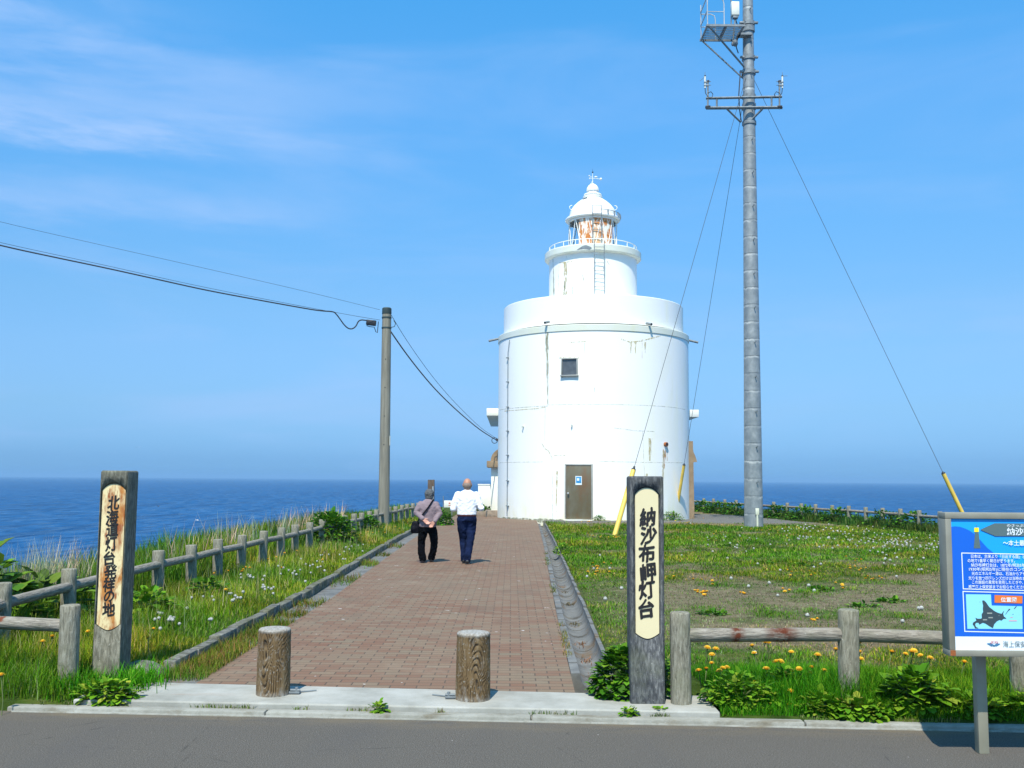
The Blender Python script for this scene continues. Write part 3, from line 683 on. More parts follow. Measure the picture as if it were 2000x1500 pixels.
# roof hand rail on the right of the eave
b = MB(); qs = [rad(a) for a in np.linspace(12, 88, 14)]; b.tube([cp(q, 13.13, 1.20) for q in qs], .012, 6)
for a in (28, 45, 60, 72, 84): q = rad(a); b.cyl(cp(q, 12.96, 1.21), cp(q, 13.14, 1.20), .03, n=8)
b.build('eave_rail', M['galv_dark'], lh)
def ladder(x0, x1, yy, z0, z1, zs, stand, top=False):
    b = MB()
    for x in (x0, x1): b.cyl((x, yy, z0), (x, yy, z1), .014, n=6)
    for z in zs: b.cyl((x0, yy, z), (x1, yy, z), .012, n=6)
    for z in stand[0]:
        for x in (x0, x1): b.cyl((x, yy, z), (x, yy + stand[1], z), .010, n=6)
    return b.build('ladder', M['galv_dark'], lh)
xa = CX - .115; xb_ = CX + .295
ladder(xa, xb_, CY - 2.16, 8.62, 11.5, np.arange(8.9, 11.5, .335), ([9.2, 10.4], .28))
ladder(xa, xb_ - .03, CY - 1.27, 11.44, 13.27, [11.5, 11.83, 12.2, 12.55, 12.9, 13.25], ([11.9, 12.7], .27))
# drain spouts
for px, py in ((1067, 630), (1269, 633), (967, 659), (1346, 660)):
    q, z = on_cyl(px, py, 4.16) if 980 < px < 1340 else ((-1.5, 7.62) if px < 1000 else (1.5, 7.62))
    b = MB(); d = Vector((math.sin(q), -math.cos(q), -.25)); p = cp(q, z + .06, 3.95)
    ln_ = .33 if abs(q) < 1.4 else .55; b.cyl(p, p + d * ln_, .05, n=14, mi=0); b.cyl(p + d * (ln_ + .001), p + d * (ln_ + .004), .043, n=14, mi=1); b.build('spout', [M['galv_dark'], M['black']], lh)  # black end disc paints the shade inside the spout
# door
q, _ = on_cyl(1130.5, 1000); zt = on_cyl(1130, 911)[1]
def frame_at(q, R): return Matrix.Translation(cp(q, 0, R)) @ Matrix.Rotation(q, 4, 'Z')
Md = frame_at(q, R0)
def tb(b, M4, c, d, bevel=0, mi=0):
    t = MB(); t.box(c, d, None, bevel); b.add(t.v, t.f, mi, M4); return b
b = MB(); tb(b, Md, (0, -.025, (zt + .12) / 2 + .03), (.97, .05, zt - .12), .006); door = b.build('door', M['door'], lh)
b = MB()
for sx_ in (-.515, .515): tb(b, Md, (sx_, -.02, zt / 2 + .04), (.05, .10, zt + .02), .006)
tb(b, Md, (0, -.02, zt + .065), (1.08, .10, .05), .006); b.build('frame', M['alu'], door)
b = MB(); tb(b, Md, (0, -.06, .05), (1.12, .22, .14), .01); b.build('threshold', M['white'], door)
b = MB(); b2 = MB(); b2.cyl((-.40, -.05, 1.12), (-.40, -.11, 1.12), .022, n=12); b2.sph((-.40, -.125, 1.12), .042); b.add(b2.v, b2.f, 0, Md); b.build('handle', M['galv'], door)
b = MB(); tb(b, Md, (0, -.053, 1.62), (.25, .004, .34), 0, 0); tb(b, Md, (.0, -.057, 1.64), (.20, .003, .24), 0, 1); tb(b, Md, (-.02, -.060, 1.66), (.09, .003, .10), 0, 2)
mw = simple('notice_white', (.72, .78, .78), .5, var=.03); mbl = simple('notice_blue', (.03, .26, .55), .5, var=.5, ns=9); b.build('notice', [mw, mbl, mw], door)
# window
q, zc = on_cyl(1112.5, 717); Mw = frame_at(q, R0)
b = MB()
for (c, d) in (((-.31, -.01, zc), (.045, .12, .70)), ((.31, -.01, zc), (.045, .12, .70)), ((0, -.01, zc + .33), (.575, .12, .045)), ((0, -.02, zc - .34), (.72, .16, .05))): tb(b, Mw, c, d, .005)
win = b.build('window', M['alu'], lh)
b = MB(); tb(b, Mw, (0, .005, zc), (.575, .03, .615)); b.build('pane', M['glass_dark'], win)
# lightning conductor on the left flank
b = MB(); pts = []
for px, py in ((997, 664), (994, 690), (993.5, 760), (993, 850), (992.5, 940), (992, 1008)):
    a_, z_ = on_cyl(px, py); pts.append(cp(a_, z_, R0 + .045))
b.tube(pts, .014, 6)
for py in (699, 746, 795, 842, 889, 939, 988):
    a_, z_ = on_cyl(993, py); b.box(cp(a_, z_, R0 + .03), (.12, .12, .03), Euler((0, 0, a_)))
b.build('conductor_cable', M['galv_dark'], lh)
# stubs and the rusted pipe hole
for px, py in ((1023, 833), (1117, 830)):
    a_, z_ = on_cyl(px, py); b = MB(); d = Vector((math.sin(a_), -math.cos(a_), 0))
    b.cyl(cp(a_, z_, R0 - .02), cp(a_, z_, R0 - .02) + d * .12, .03, n=8); b.cyl(cp(a_, z_, R0) + d * .08 + Vector((0, 0, -.08)), cp(a_, z_, R0) + d * .08 + Vector((0, 0, .05)), .015, n=6); b.build('hook', M['white_old'], lh)
a_, z_ = on_cyl(1299, 868); b = MB(); d = Vector((math.sin(a_), -math.cos(a_), 0))
b.cyl(cp(a_, z_, R0 - .05), cp(a_, z_, R0) + d * .10, .085, n=14, mi=0); b.cyl(cp(a_, z_, R0) + d * .101, cp(a_, z_, R0) + d * .103, .06, n=14, mi=1); b.build('pipe_stub', [M['rust'], M['black']], lh)  # pipe is solid; a black disc paints its dark inside
# cracks, joints and runs: thin ribbons lying on the drum
def ribbon(b, pts, wd, R=R0, off=.004, mi=0):
    b = MB()
    P = [on_cyl(px, py, R) for px, py in pts]; Q = []
    for (a0, z0), (a1, z1) in zip(P[:-1], P[1:]):
        nn = max(2, int(math.hypot((a1 - a0) * R, z1 - z0) / .12))
        Q += [(a0 + (a1 - a0) * k / nn, z0 + (z1 - z0) * k / nn) for k in range(nn)]
    Q.append(P[-1]); ln = len(Q); vs4 = []
    for i, (a, z) in enumerate(Q):
        a2, z2 = Q[min(i + 1, ln - 1)]; a1, z1 = Q[max(i - 1, 0)]
        t = Vector(((a2 - a1) * R, z2 - z1)); t.normalize(); nx, nz = -t.y, t.x
        f = i / (ln - 1); ww = (wd[0] * (1 - f) + wd[1] * f) / 2 if isinstance(wd, tuple) else wd / 2
        ww *= random.uniform(.75, 1.25)
        vs4 += [cp(a + nx * ww / R, z + nz * ww, R + off), cp(a - nx * ww / R, z - nz * ww, R + off)]
    b.add(vs4, [(2 * i, 2 * i + 1, 2 * i + 3, 2 * i + 2) for i in range(ln - 1)], 0)
    b.build('crack' if mi == 0 else 'stain', MS[mi], lh, fix=False)
def stain_mat(name, c1, c2, lo=.4, hi=.62, mx=.85):
    m, nt, b = base(name, .85, 0, .1)
    v = coords(nt, (3, 3, .8), jitter=False); v2 = coords(nt, (1, 1, 1), jitter=False)
    L(nt, ramp(nt, noise(nt, v2, 12, 4), [(.35, c1), (.65, c2)]), b.inputs['Base Color'])
    L(nt, rng_(nt, noise(nt, v, 4.5, 5, .65), lo, hi, 0, mx), b.inputs['Alpha']); return m
MS = [stain_mat('grey_seam', (.40, .40, .34), (.56, .56, .48), .36, .60, .6), stain_mat('ochre_stain', (.44, .36, .17), (.62, .56, .36), .38, .62, .85),
      stain_mat('rust_run', (.36, .12, .02), (.56, .30, .10), .38, .6, .9), stain_mat('algae_run', (.20, .21, .14), (.42, .42, .30), .36, .58, .85)]
b = MB()
ribbon(b, [(976, 801), (1030, 795), (1070, 793)], .03, mi=0); ribbon(b, [(985, 803), (1010, 801), (1050, 798), (1066, 795)], .035, mi=1)
ribbon(b, [(1070, 791), (1150, 790), (1240, 791), (1300, 794), (1338, 800)], .022, mi=0)
ribbon(b, [(976, 904), (1060, 902)], .02, mi=0); ribbon(b, [(1170, 901), (1260, 903), (1335, 904)], .02, mi=0)
ribbon(b, [(1200, 836), (1240, 841), (1280, 843)], .028, mi=0)
ribbon(b, [(1065, 793), (1064, 860)], .02, mi=0); ribbon(b, [(1078, 892), (1080, 1018)], .022, mi=0); ribbon(b, [(1255, 843), (1262, 1010)], .018, mi=0); ribbon(b, [(1142, 670), (1141, 690)], .018, mi=0)
ribbon(b, [(1058, 865), (1064, 876), (1071, 880), (1077, 892)], .035, mi=1)
ribbon(b, [(1213, 662), (1230, 668), (1252, 666), (1275, 660), (1290, 656)], .05, mi=1)
for x in (1232, 1241, 1260): ribbon(b, [(x, 668), (x, 690)], (.10, .02), mi=1)
ribbon(b, [(1254, 662), (1254, 700)], .015, mi=2)
ribbon(b, [(1068, 648), (1069, 700), (1070, 790)], (.14, .03), mi=3); ribbon(b, [(1066, 646), (1067, 690)], (.06, .04), mi=3)
ribbon(b, [(1298, 878), (1297, 915)], (.22, .05), mi=2); ribbon(b, [(1303, 866), (1303, 900)], (.06, .03), mi=2); ribbon(b, [(1296, 880), (1294, 960)], (.12, .05), mi=1)
ribbon(b, [(1270, 856), (1269, 900)], (.2, .05), mi=1); ribbon(b, [(1263, 925), (1263, 1008)], (.12, .05), mi=1)
ribbon(b, [(1092, 699), (1132, 699)], .05, mi=1); ribbon(b, [(1110, 669), (1145, 667)], .04, mi=1); ribbon(b, [(1098, 706), (1098, 738)], .05, mi=1)
ribbon(b, [(1082, 890), (1108, 889)], .03, mi=1); ribbon(b, [(1088, 920), (1086, 1000)], (.08, .03), mi=1)
ribbon(b, [(980, 1013), (1040, 1016), (1100, 1018)], .14, mi=3); ribbon(b, [(1160, 1018), (1230, 1018), (1300, 1014)], .10, mi=1)
ribbon(b, [(1161, 757), (1161, 766)], .02, mi=0)
ribbon(b, [(1080, 505), (1081, 530), (1082, 578)], (.03, .14), 1.9, mi=3); ribbon(b, [(1104, 512), (1105, 545), (1103, 578)], (.16, .22), 1.9, mi=1); ribbon(b, [(1103, 548), (1104, 580)], (.05, .22), 1.9, mi=3)
ribbon(b, [(1092, 514), (1118, 511)], .04, 1.9, mi=1); ribbon(b, [(1106, 500), (1106, 580)], .015, 1.9, mi=0); ribbon(b, [(1138, 536), (1140, 548)], .04, 1.9, mi=3); ribbon(b, [(1186, 510), (1190, 518)], .05, 1.9, mi=0)
ribbon(b, [(1092, 515), (1090, 575)], .03, 1.9, mi=1); ribbon(b, [(1118, 560), (1119, 578)], .04, 1.9, mi=3)
# annex behind the drum with its flat roof, arched porch on the left, brown side porch on the right
b = MB(); b.box((3.48, 46.9, 2.15), (7.5, 7.2, 4.5)); b.build('annex', M['annex'], lh)
b = MB(); b.box((3.49, 46.7, 4.53), (9.16, 8.8, .32), None, .02); b.build('annex_roof', M['annex'], lh)
b = MB(); b.box((-.30, 43.6, 1.15), (1.14, 2.2, 2.0), None, .01); po = b.build('porch', M['annex'], lh)
b = MB(); b.box((-.30, 43.5, 2.29), (1.52, 2.5, .28), None, .012)
prof = [(-.62 + .62 - .62 * math.cos(math.pi * k / 14) - .0, .58 * math.sin(math.pi * k / 14)) for k in range(15)]
b.prism(prof, (-.28, 42.5, 2.43), (1, 0, 0), (0, 0, 1), (0, 2.0, 0)); b.build('arched_roof', M['brown'], po)
b = MB(); b.box((-.42, 43.4, .17), (1.36, 2.5, .30), None, .01); b.build('plinth', M['plinth'], po)
b = MB(); xw = 7.33
prof = [(-.25, 0), (.24, 0), (.22, 2.40), (.37, 2.42), (.36, 2.48), (.30, 2.67), (.23, 2.82), (.21, 2.94), (.21, 3.28), (-.25, 3.28)]
b.prism(prof, (xw, 40.9, .0), (1, 0, 0), (0, 0, 1), (0, 3.1, 0)); b.box((7.25, 43.0, 1.6), (.5, 1.9, 3.1)); b.build('side_porch', M['brown'], lh)
# white low wall beyond the porch
b = MB(); b.box((-1.16, 44.6, .68), (.66, .3, 1.40), None, .015); b.box((-1.16, 44.6, 1.40), (.70, .34, .05), None, .01); tag(b.build('low_wall', M['annex']), 'short white boundary wall between the porch and the walking man', 'wall')
# small kerb block before the porch
b = MB(); b.box((-1.35, 43.2, .14), (.7, .8, .22), None, .02); tag(b.build('stone_step', M['plinth']), 'low brown stone block at the porch foot', 'step')
# ------------------------------------------------------------------ radio mast
MX, MY = 8.27, 33.8
mast = thing('radio_mast', 'tall grey sectional steel radio mast on the lawn right of the lighthouse', 'mast', (MX, MY, 0))
def mx(z): return MX + .10 * z / 19        # the mast leans very slightly
b = MB(); prof = []; z = 0.0; rr = lambda z: .315 - .150 * z / 20.5
while z < 20.4:
    prof += [(rr(z) + .004, z), (rr(z + .6) + .004, z + .588), (rr(z + .6) - .012, z + .590), (rr(z + .6) - .012, z + .599)]; z += .6
t = MB(); t.lathe(prof + [(.005, z)], (0, 0, 0), 40); b.add([(MX + v[0] + .10 * v[2] / 19, MY + v[1], v[2] - .05) for v in t.v], t.f)
pole = b.build('pole', M['mast'], mast)
for k in range(16):
    b = MB(); z = 1.6 + k * 1.2; q = rad(8); p = Vector((mx(z) + rr(z) * math.sin(q), MY - rr(z) * math.cos(q), z)); b.tube([p, p + Vector((.02, -.10, 0)), p + Vector((.02, -.11, .05))], .016, 6); b.build('step_bolt', M['galv_dark'], pole)
b = MB(); b.box((mx(0) + .04, MY - .35, .62), (.12, .05, .22), None, .01); b.cyl((mx(0) + .04, MY - .36, .0), (mx(0) + .04, MY - .36, .5), .035, n=8); b.build('cable_duct', M['white_old'], mast)
def PM(px, py, dy=0): return D(px, py, MY + dy)
b = MB()
yo = -.34
def bar(b, p, q, wd, mi=0):
    b.cyl(p, q, wd, n=4, mi=mi)
bar(b, PM(1379, 192, yo), PM(1527, 189, yo), .05); bar(b, PM(1379, 211, yo), PM(1528, 210, yo), .06)
bar(b, PM(1400, 192, yo), PM(1400, 211, yo), .035); bar(b, PM(1507, 190, yo), PM(1507, 211, yo), .035)
bar(b, PM(1420, 213, yo), PM(1447, 239, -.2), .04); bar(b, PM(1489, 213, yo), PM(1466, 236, -.2), .04)
b.build('crossarm', M['galv_dark'], mast)
for sgn, x0 in ((-1, 1382.5), (1, 1522.5)):
    b = MB(); b.cyl(PM(x0, 213, yo), PM(x0, 158, yo), .032, n=8); b.box(PM(x0, 209, yo), (.17, .12, .08), None, .01, 2)
    xh = x0 + sgn * 5.5
    b.cyl(PM(xh, 172, yo), PM(xh, 149, yo), .030, n=8, mi=1); b.sph(PM(xh, 148.5, yo), .035, mi=2)
    b.cyl(PM(xh, 148, yo), PM(xh, 141, yo), .008, n=5)
    b.box(PM((x0 + xh) / 2, 161, yo), (.17, .08, .05), None, .005, 0); b.box(PM((x0 + xh) / 2, 167, yo), (.17, .08, .05), None, .005, 0)
    b.box(PM(x0, 159, yo), (.09, .09, .07), None, .01, 2)
    for yy in (159, 166): b.cyl(PM(x0 - sgn * 6, yy + .5, yo), PM(x0, yy, yo), .012, n=5)
    b.cyl(PM(xh - sgn * 1, 149, yo), PM(xh + sgn * 10, 148 + (10 if sgn < 0 else 0), yo), .009, n=5)
    lp = [PM(xh, 172, yo), PM(xh - sgn * 1, 182, yo), PM(x0 - sgn * 1, 190, yo - .03), PM(x0 - sgn * 8, 190, yo - .03), PM(x0 - sgn * 10, 184, yo - .03), PM(x0 - sgn * 6, 179, yo - .03), PM(x0, 182, yo - .03)]
    b.tube(lp, .014, 6, mi=2); b.build('antenna', [M['galv_dark'], M['cream_box'], M['black']], mast)
# clamps
for py, rr_, hh in ((47, .07, .07), (58, .06, .10), (114, .03, .07), (142, .07, .08), (189, .02, .06), (209, .02, .10), (241, .02, .06)):
    z = PM(1455, py).z; b = MB(); r_ = rr(z); b.lathe([(r_, z - hh), (r_ + .03 + rr_ * .3, z - hh), (r_ + .03 + rr_ * .3, z + hh), (r_, z + hh)], (mx(z), MY, 0), 24)
    if py in (47, 142, 114): b.box((mx(z), MY - .1, z), (2 * r_ + .22 + rr_, .10, .07), None, .01)
    b.build('clamp', M['galv_dark'], mast)
# cables running down the left of the mast
b = MB(); b.tube([PM(1446, 140, -.15), PM(1443, 185, -.25), PM(1444, 210, -.25), PM(1448, 238, -.2)], .02, 6); b.tube([PM(1444, 62, -.2), PM(1440, 78, -.2), PM(1438, 92, -.2), PM(1442, 104, -.15)], .02, 6); b.tube([PM(1436, 36, -.25), PM(1440, 48, -.2), PM(1446, 56, -.15)], .018, 6); b.build('cable', M['wire'], mast)
# service platform
PX0, PX1, PY0, PY1, PZ = 6.72, 7.98, MY - .95, MY + .22, 17.42
b = MB()
for x in (PX0, (PX0 + PX1) / 2 + .02, PX1): b.box((x, (PY0 + PY1) / 2, PZ), (.06, PY1 - PY0, .07))
for y in (PY0, PY1): b.box(((PX0 + PX1) / 2, y, PZ), (PX1 - PX0 + .1, .05, .07))
for k in range(30): b.box((PX0 + .05 + (PX1 - PX0 - .1) * k / 29, (PY0 + PY1) / 2, PZ + .045), (.012, PY1 - PY0, .03))
for k in range(6): b.box(((PX0 + PX1) / 2, PY0 + .1 + (PY1 - PY0 - .2) * k / 5, PZ + .05), (PX1 - PX0, .012, .012))
b.cyl((PX0 + .05, PY0, PZ - .03), (MX - .1, MY - .15, PZ - 1.15), .035, n=6); b.cyl((PX0 + .05, PY1, PZ - .03), (MX - .05, MY + .1, PZ - 1.5), .03, n=6)
b.box((MX - .1, MY - .2, PZ), (.5, .3, .07)); plat = b.build('platform', M['galv_dark'], mast)
b = MB(); hz_ = PZ + 1.12
for x, y in ((PX0, PY0), (PX0, PY1)): b.cyl((x, y, PZ), (x, y, hz_ + .2), .022, n=6)
for h in (.55, 1.05):
    b.cyl((PX0, PY0, PZ + h), (PX0, PY1, PZ + h), .02, n=6)
for y, xx in ((PY0, .58), (PY1, .52)):
    b.tube([(PX0, y, PZ + .98), (PX0 + xx - .15, y, PZ + .98), (PX0 + xx - .03, y, PZ + .92), (PX0 + xx, y, PZ + .78), (PX0 + xx, y, PZ)], .02, 6)
    b.cyl((PX0, y, PZ + .50), (PX0 + xx, y, PZ + .50), .018, n=6)
b.build('guardrail', M['galv'], plat)
b = MB(); c = PM(1435.5, 18, -.28); b.box(c, (.28, .2, .50), None, .02); eb = b.build('equipment_box', M['cream_box'], mast)
b = MB(); b.box(PM(1436, 34, -.28), (.18, .15, .10), None, .01); b.sph(PM(1436, 84, -.3), (.10, .1, .13)); b.sph(PM(1431, 86, -.3), (.05, .05, .08)); b.cyl(PM(1436, 36, -.28), PM(1431, 86, -.28), .03, n=6); b.build('lower_fitting', M['galv_dark'], eb)
b = MB(); b.cyl(PM(1467, 60, 0), PM(1467, 20, 0), .028, n=6); b.box(PM(1467, 47, 0), (.22, .1, .06)); b.cyl(PM(1428, 0, -.2), PM(1428, 50, -.2), .025, n=6); b.tube([PM(1465, -30, -.1), PM(1466, 20, -.1), PM(1464, 40, -.12), PM(1456, 42, -.2)], .018, 6)
b.cyl(PM(1467, 20, 0), PM(1467, -40, 0), .045, n=8); b.build('side_pipe', M['galv_dark'], mast)
# guys
gtop = Vector((mx(16.3), MY, 16.3))
for (bx, by, tl, lab) in ((2.94, 28.3, .118, 'steel guy wire with a yellow guard tube standing just left of the dark sign post'),
                          (6.61, 40.0, .137, 'steel guy wire with a thin yellow guard tube close to the lighthouse wall'),
                          (15.75, 34.0, .118, 'steel guy wire with a yellow guard tube behind the blue information board')):
    base_ = Vector((bx, by, .02)); g = thing('guy_wire', lab, 'guy wire', base_, 'guy wires of the radio mast')
    d = (gtop - base_).normalized()
    b = MB(); b.cyl(base_, gtop - d * .2, .008, n=5); b.build('wire', M['wire_steel'], g)
    p1 = base_ + (gtop - base_) * tl
    b = MB(); b.cyl(base_, p1, .07 if bx != 6.61 else .06, n=12); b.sph(p1, .07 if bx != 6.61 else .06, mi=1); b.cyl(p1 - d * .04, p1 + d * .08, .06, .02, n=10, mi=1)
    if bx == 2.94: b.cyl(p1 + d * .05, p1 + d * .12, .03, n=6, mi=1)
    b.build('guard_tube', [M['yellow'], M['black']], g)
# ------------------------------------------------------------------ utility pole and lines
UX, UY = -3.98, 31.0
up_ = thing('utility_pole', 'plain grey concrete utility pole standing in the grass by the left fence', 'utility pole', (UX, UY, 0))
b = MB(); t = MB(); t.lathe([(.178, -.1), (.142, 7.0), (.005, 7.01)], (0, 0, 0), 28); b.add([(UX + v[0] - .03 * v[2] / 7, UY + v[1], v[2]) for v in t.v], t.f); b.build('pole', M['conc_pole'], up_)
b = MB(); b.lathe([(.147, 6.86), (.152, 6.88), (.150, 7.04), (.12, 7.07), (.005, 7.08)], (UX - .03, UY, 0), 24); b.build('cap', M['cap_dark'], up_)
for z, n_ in ((6.42, 'band'), (6.75, 'band')):
    b = MB(); b.lathe([(.146, z - .02), (.158, z - .02), (.158, z + .02), (.146, z + .02)], (UX - .03, UY, 0), 24)
    if z < 6.5: b.tube([(UX + .12, UY, 6.44), (UX + .22, UY - .02, 6.46), (UX + .26, UY - .02, 6.56), (UX + .2, UY - .02, 6.66)], .012, 6)
    b.build('band', M['cap_dark'], up_)
b = MB(); b.box((UX + .16, UY - .10, 2.83), (.012, .10, .30)); b.build('number_plate', M['cream_box'], up_)
for z in (2.7, 3.6, 4.5, 5.4):
    b = MB(); b.cyl((UX - .02, UY - .14, z), (UX - .02, UY - .180 + .0052 * z, z), .018, n=8); b.build('bolt_hole', M['black'], up_)  # no hole is cut: flush black stubs paint its darkness
def PW(px, py, t): return D(px, py, t)
jb = MB(); jb.box(PW(725, 630.5, UY - .25), (.31, .12, .17), Euler((0, rad(6), 0)), .02); jb.tube([PW(716, 636, UY - .25), PW(722, 638, UY - .25), PW(731, 639, UY - .22), PW(734, 648, UY - .2), PW(737, 650, UY - .2), PW(738, 640, UY - .18), PW(739, 628, UY - .18)], .012, 6)
tag(jb.build('junction_box', M['black']), 'small black cable closure hung beside the utility pole top', 'junction box')
def yl(px): return 31.0 - .25 - (745 - px) * .006
def line(name, lab, pts, r, mat, grp, fy=yl):
    b = MB(); P = [D(px, py, fy(px)) for px, py in pts]; Q = []
    k = len(P)
    for i in range(k - 1):                                     # Catmull-Rom through the points
        p0 = P[max(i - 1, 0)]; p1 = P[i]; p2 = P[i + 1]; p3 = P[min(i + 2, k - 1)]
        for s_ in range(6):
            t = s_ / 6
            Q.append(.5 * ((2 * p1) + (p2 - p0) * t + (2 * p0 - 5 * p1 + 4 * p2 - p3) * t * t + (3 * p1 - p0 - 3 * p2 + p3) * t ** 3))
    Q.append(P[-1]); b.tube(Q, r, 6)
    return tag(b.build(name, mat), lab, 'cable', grp)
GR = 'overhead lines at the utility pole'
cabpts = [(-900, 225), (-500, 345), (-200, 430), (0, 479), (100, 501), (200, 522), (300, 544), (400, 566), (500, 585), (600, 603), (628, 607), (650, 609), (657, 614), (664, 623), (672, 634), (680, 641), (688, 642), (695, 637), (700, 628), (706, 625), (716, 626)]
line('overhead_cable', 'thick black overhead cable looping down before the pole', cabpts, .020, M['wire'], GR)
line('messenger_wire', 'thin support wire carrying the thick black cable', [(-900, 221), (-500, 341), (-200, 425), (0, 473.5), (200, 517), (400, 561), (600, 600), (660, 611), (705, 619), (742, 625)], .006, M['wire'], GR)
line('overhead_wire', 'thin single wire highest on the left of the pole', [(-900, 185), (-500, 300), (-200, 380), (0, 433), (200, 479), (400, 524), (600, 570), (742, 605)], .005, M['wire'], GR)
yr_ = lambda px: 31.0 + (px - 760) * (11.2 / 210)
line('overhead_cable', 'black cable sagging from the pole down to the lighthouse flank', [(760, 643), (790, 686), (820, 725), (850, 760), (880, 790), (910, 817), (940, 841), (972, 861)], .022, M['wire'], GR, yr_)
line('overhead_wire', 'hair thin wire sagging above the cable to the lighthouse', [(762, 612), (790, 658), (820, 702), (850, 742), (880, 777), (910, 808), (940, 836), (972, 858)], .008, M['wire_steel'], GR, yr_)
b = MB(); b.tube([D(966, 858, 42.0) + Vector((.12 * math.cos(t), 0, .12 * math.sin(t) - .05)) for t in np.linspace(0, 2 * math.pi, 16, endpoint=False)], .014, 6, closed=True); b.box(D(972, 859, 42.0), (.16, .1, .1)); b.build('cable_anchor', M['wire'], lh)
# ------------------------------------------------------------------ log fences
def log_mesh(name, r, h, n=24, m=10, z0=-.15, seed=0, taper=.97, bevel=.012):
    g = np.random.default_rng(seed); vs5 = []; fs5 = []
    zs = list(np.linspace(z0, h - bevel, m)) + [h - bevel * .3, h]
    ph = g.uniform(0, 6, 4); 
    for i, z in enumerate(zs):
        f = (z - z0) / (h - z0)
        rb = r * (1 + (taper - 1) * f) - (bevel * .35 if i == len(zs) - 2 else bevel if i == len(zs) - 1 else 0)
        for j in range(n):
            q = 2 * math.pi * j / n
            rr2 = rb * (1 + .025 * math.sin(3 * q + ph[0] + z * 2) + .018 * math.sin(7 * q + ph[1] + 3 * z) + g.uniform(-.022, .022))
            vs5.append((rr2 * math.cos(q), rr2 * math.sin(q), z))
    for i in range(len(zs) - 1):
        for j in range(n): fs5.append((i * n + j, i * n + (j + 1) % n, (i + 1) * n + (j + 1) % n, (i + 1) * n + j))
    fs5.append(tuple((len(zs) - 1) * n + j for j in range(n))); fs5.append(tuple(range(n - 1, -1, -1)))
    b = MB(); b.add(vs5, fs5); me = b.mesh(name, angle=50); return me
posts_me = [log_mesh('post', .075, .68, seed=i) for i in range(4)]
rails_me = [log_mesh('rail', .049, 1.0, n=16, m=14, z0=0.0, seed=20 + i, taper=1.0, bevel=.01) for i in range(3)]
for m_ in posts_me: m_.materials.append(M['log'])
def rust_rail():
    m = M['log_rail'].copy(); m.name = 'rust_patched_rail'; nt = m.node_tree; b = nt.nodes['Principled BSDF']
    old = b.inputs['Base Color'].links[0].from_socket
    tc = N(nt, 'ShaderNodeTexCoord'); sp = N(nt, 'ShaderNodeSeparateXYZ'); L(nt, tc.outputs['Object'], sp.inputs[0])
    tot = None
    for zc, hw in ((.335, .035), (.60, .075)):
        d = N(nt, 'ShaderNodeMath', operation='SUBTRACT'); L(nt, sp.outputs[2], d.inputs[0]); d.inputs[1].default_value = zc
        ab = N(nt, 'ShaderNodeMath', operation='ABSOLUTE'); L(nt, d.outputs[0], ab.inputs[0]); k = rng_(nt, ab.outputs[0], hw * 1.5, hw * .3, 0, 1)
        if tot is None: tot = k
        else:
            q = N(nt, 'ShaderNodeMath', operation='MAXIMUM'); L(nt, tot, q.inputs[0]); L(nt, k, q.inputs[1]); tot = q.outputs[0]
    mu = N(nt, 'ShaderNodeMath', operation='MULTIPLY'); L(nt, tot, mu.inputs[0]); L(nt, rng_(nt, noise(nt, coords(nt, (1, 1, .8)), 16, 5, .65), .38, .52, 0, 1), mu.inputs[1])
    L(nt, mix(nt, mu.outputs[0], old, (.11, .030, .014)), b.inputs['Base Color']); return m
for m_ in rails_me: m_.materials.append(M['log_rail'])
rail_rust = rails_me[0].copy(); rail_rust.materials.clear(); rail_rust.materials.append(rust_rail())
def fence(lab, pts, hs=None, skip=(), rail_z=.50, over=0.0):
    f = thing('log_rail_fence', lab, 'fence', (pts[0][0], pts[0][1], 0), 'log rail fences around the cape')
    o0 = f.location; g = random.Random(len(pts))
    P = []
    for i, (x, y) in enumerate(pts):
        zb = float(land(x, y)[0]) - .03
        p = bpy.data.objects.new('post', posts_me[i % 4]); COL.objects.link(p); p.parent = f
        h = hs[i] if hs else 1.0
        p.location = (x - o0.x, y - o0.y, zb); p.rotation_euler = (g.uniform(-.025, .025), g.uniform(-.025, .025), g.uniform(0, 6)); p.scale = (1, 1, h)
        P.append(Vector((x, y, zb + rail_z + g.uniform(-.01, .01))))
    for i, (p, q) in enumerate(zip(P[:-1], P[1:])):
        if i in skip: continue
        d = q - p; rl = bpy.data.objects.new('rail', rails_me[i % 3]); COL.objects.link(rl); rl.parent = f
        e = d.normalized() * over
        rl.location = p - o0 - e; rl.rotation_mode = 'QUATERNION'; rl.rotation_quaternion = Vector((0, 0, 1)).rotation_difference(d) @ Quaternion((0, 0, 1), g.uniform(0, 6)); rl.scale = (1, 1, d.length + 2 * over)
    return f
Lp = [(-4.40, 7.45), (-4.42, 8.72), (-4.46, 10.1), (-4.45, 11.3), (-4.41, 12.5), (-4.38, 13.7), (-4.41, 15.0), (-4.40, 16.25), (-4.34, 17.4), (-4.28, 18.5), (-4.28, 19.75), (-4.26, 21.0), (-4.24, 22.25), (-4.20, 23.5), (-4.15, 24.75), (-4.12, 26), (-4.10, 27.25), (-4.08, 28.5), (-4.05, 29.75), (-4.0, 31), (-3.95, 32.25), (-3.90, 33.5), (-3.85, 34.75), (-3.78, 36), (-3.70, 37.25), (-3.6, 38.5), (-3.45, 39.75)]
fence('long grey log rail fence along the cliff edge left of the brick path', Lp, [.93] * len(Lp), rail_z=.455)
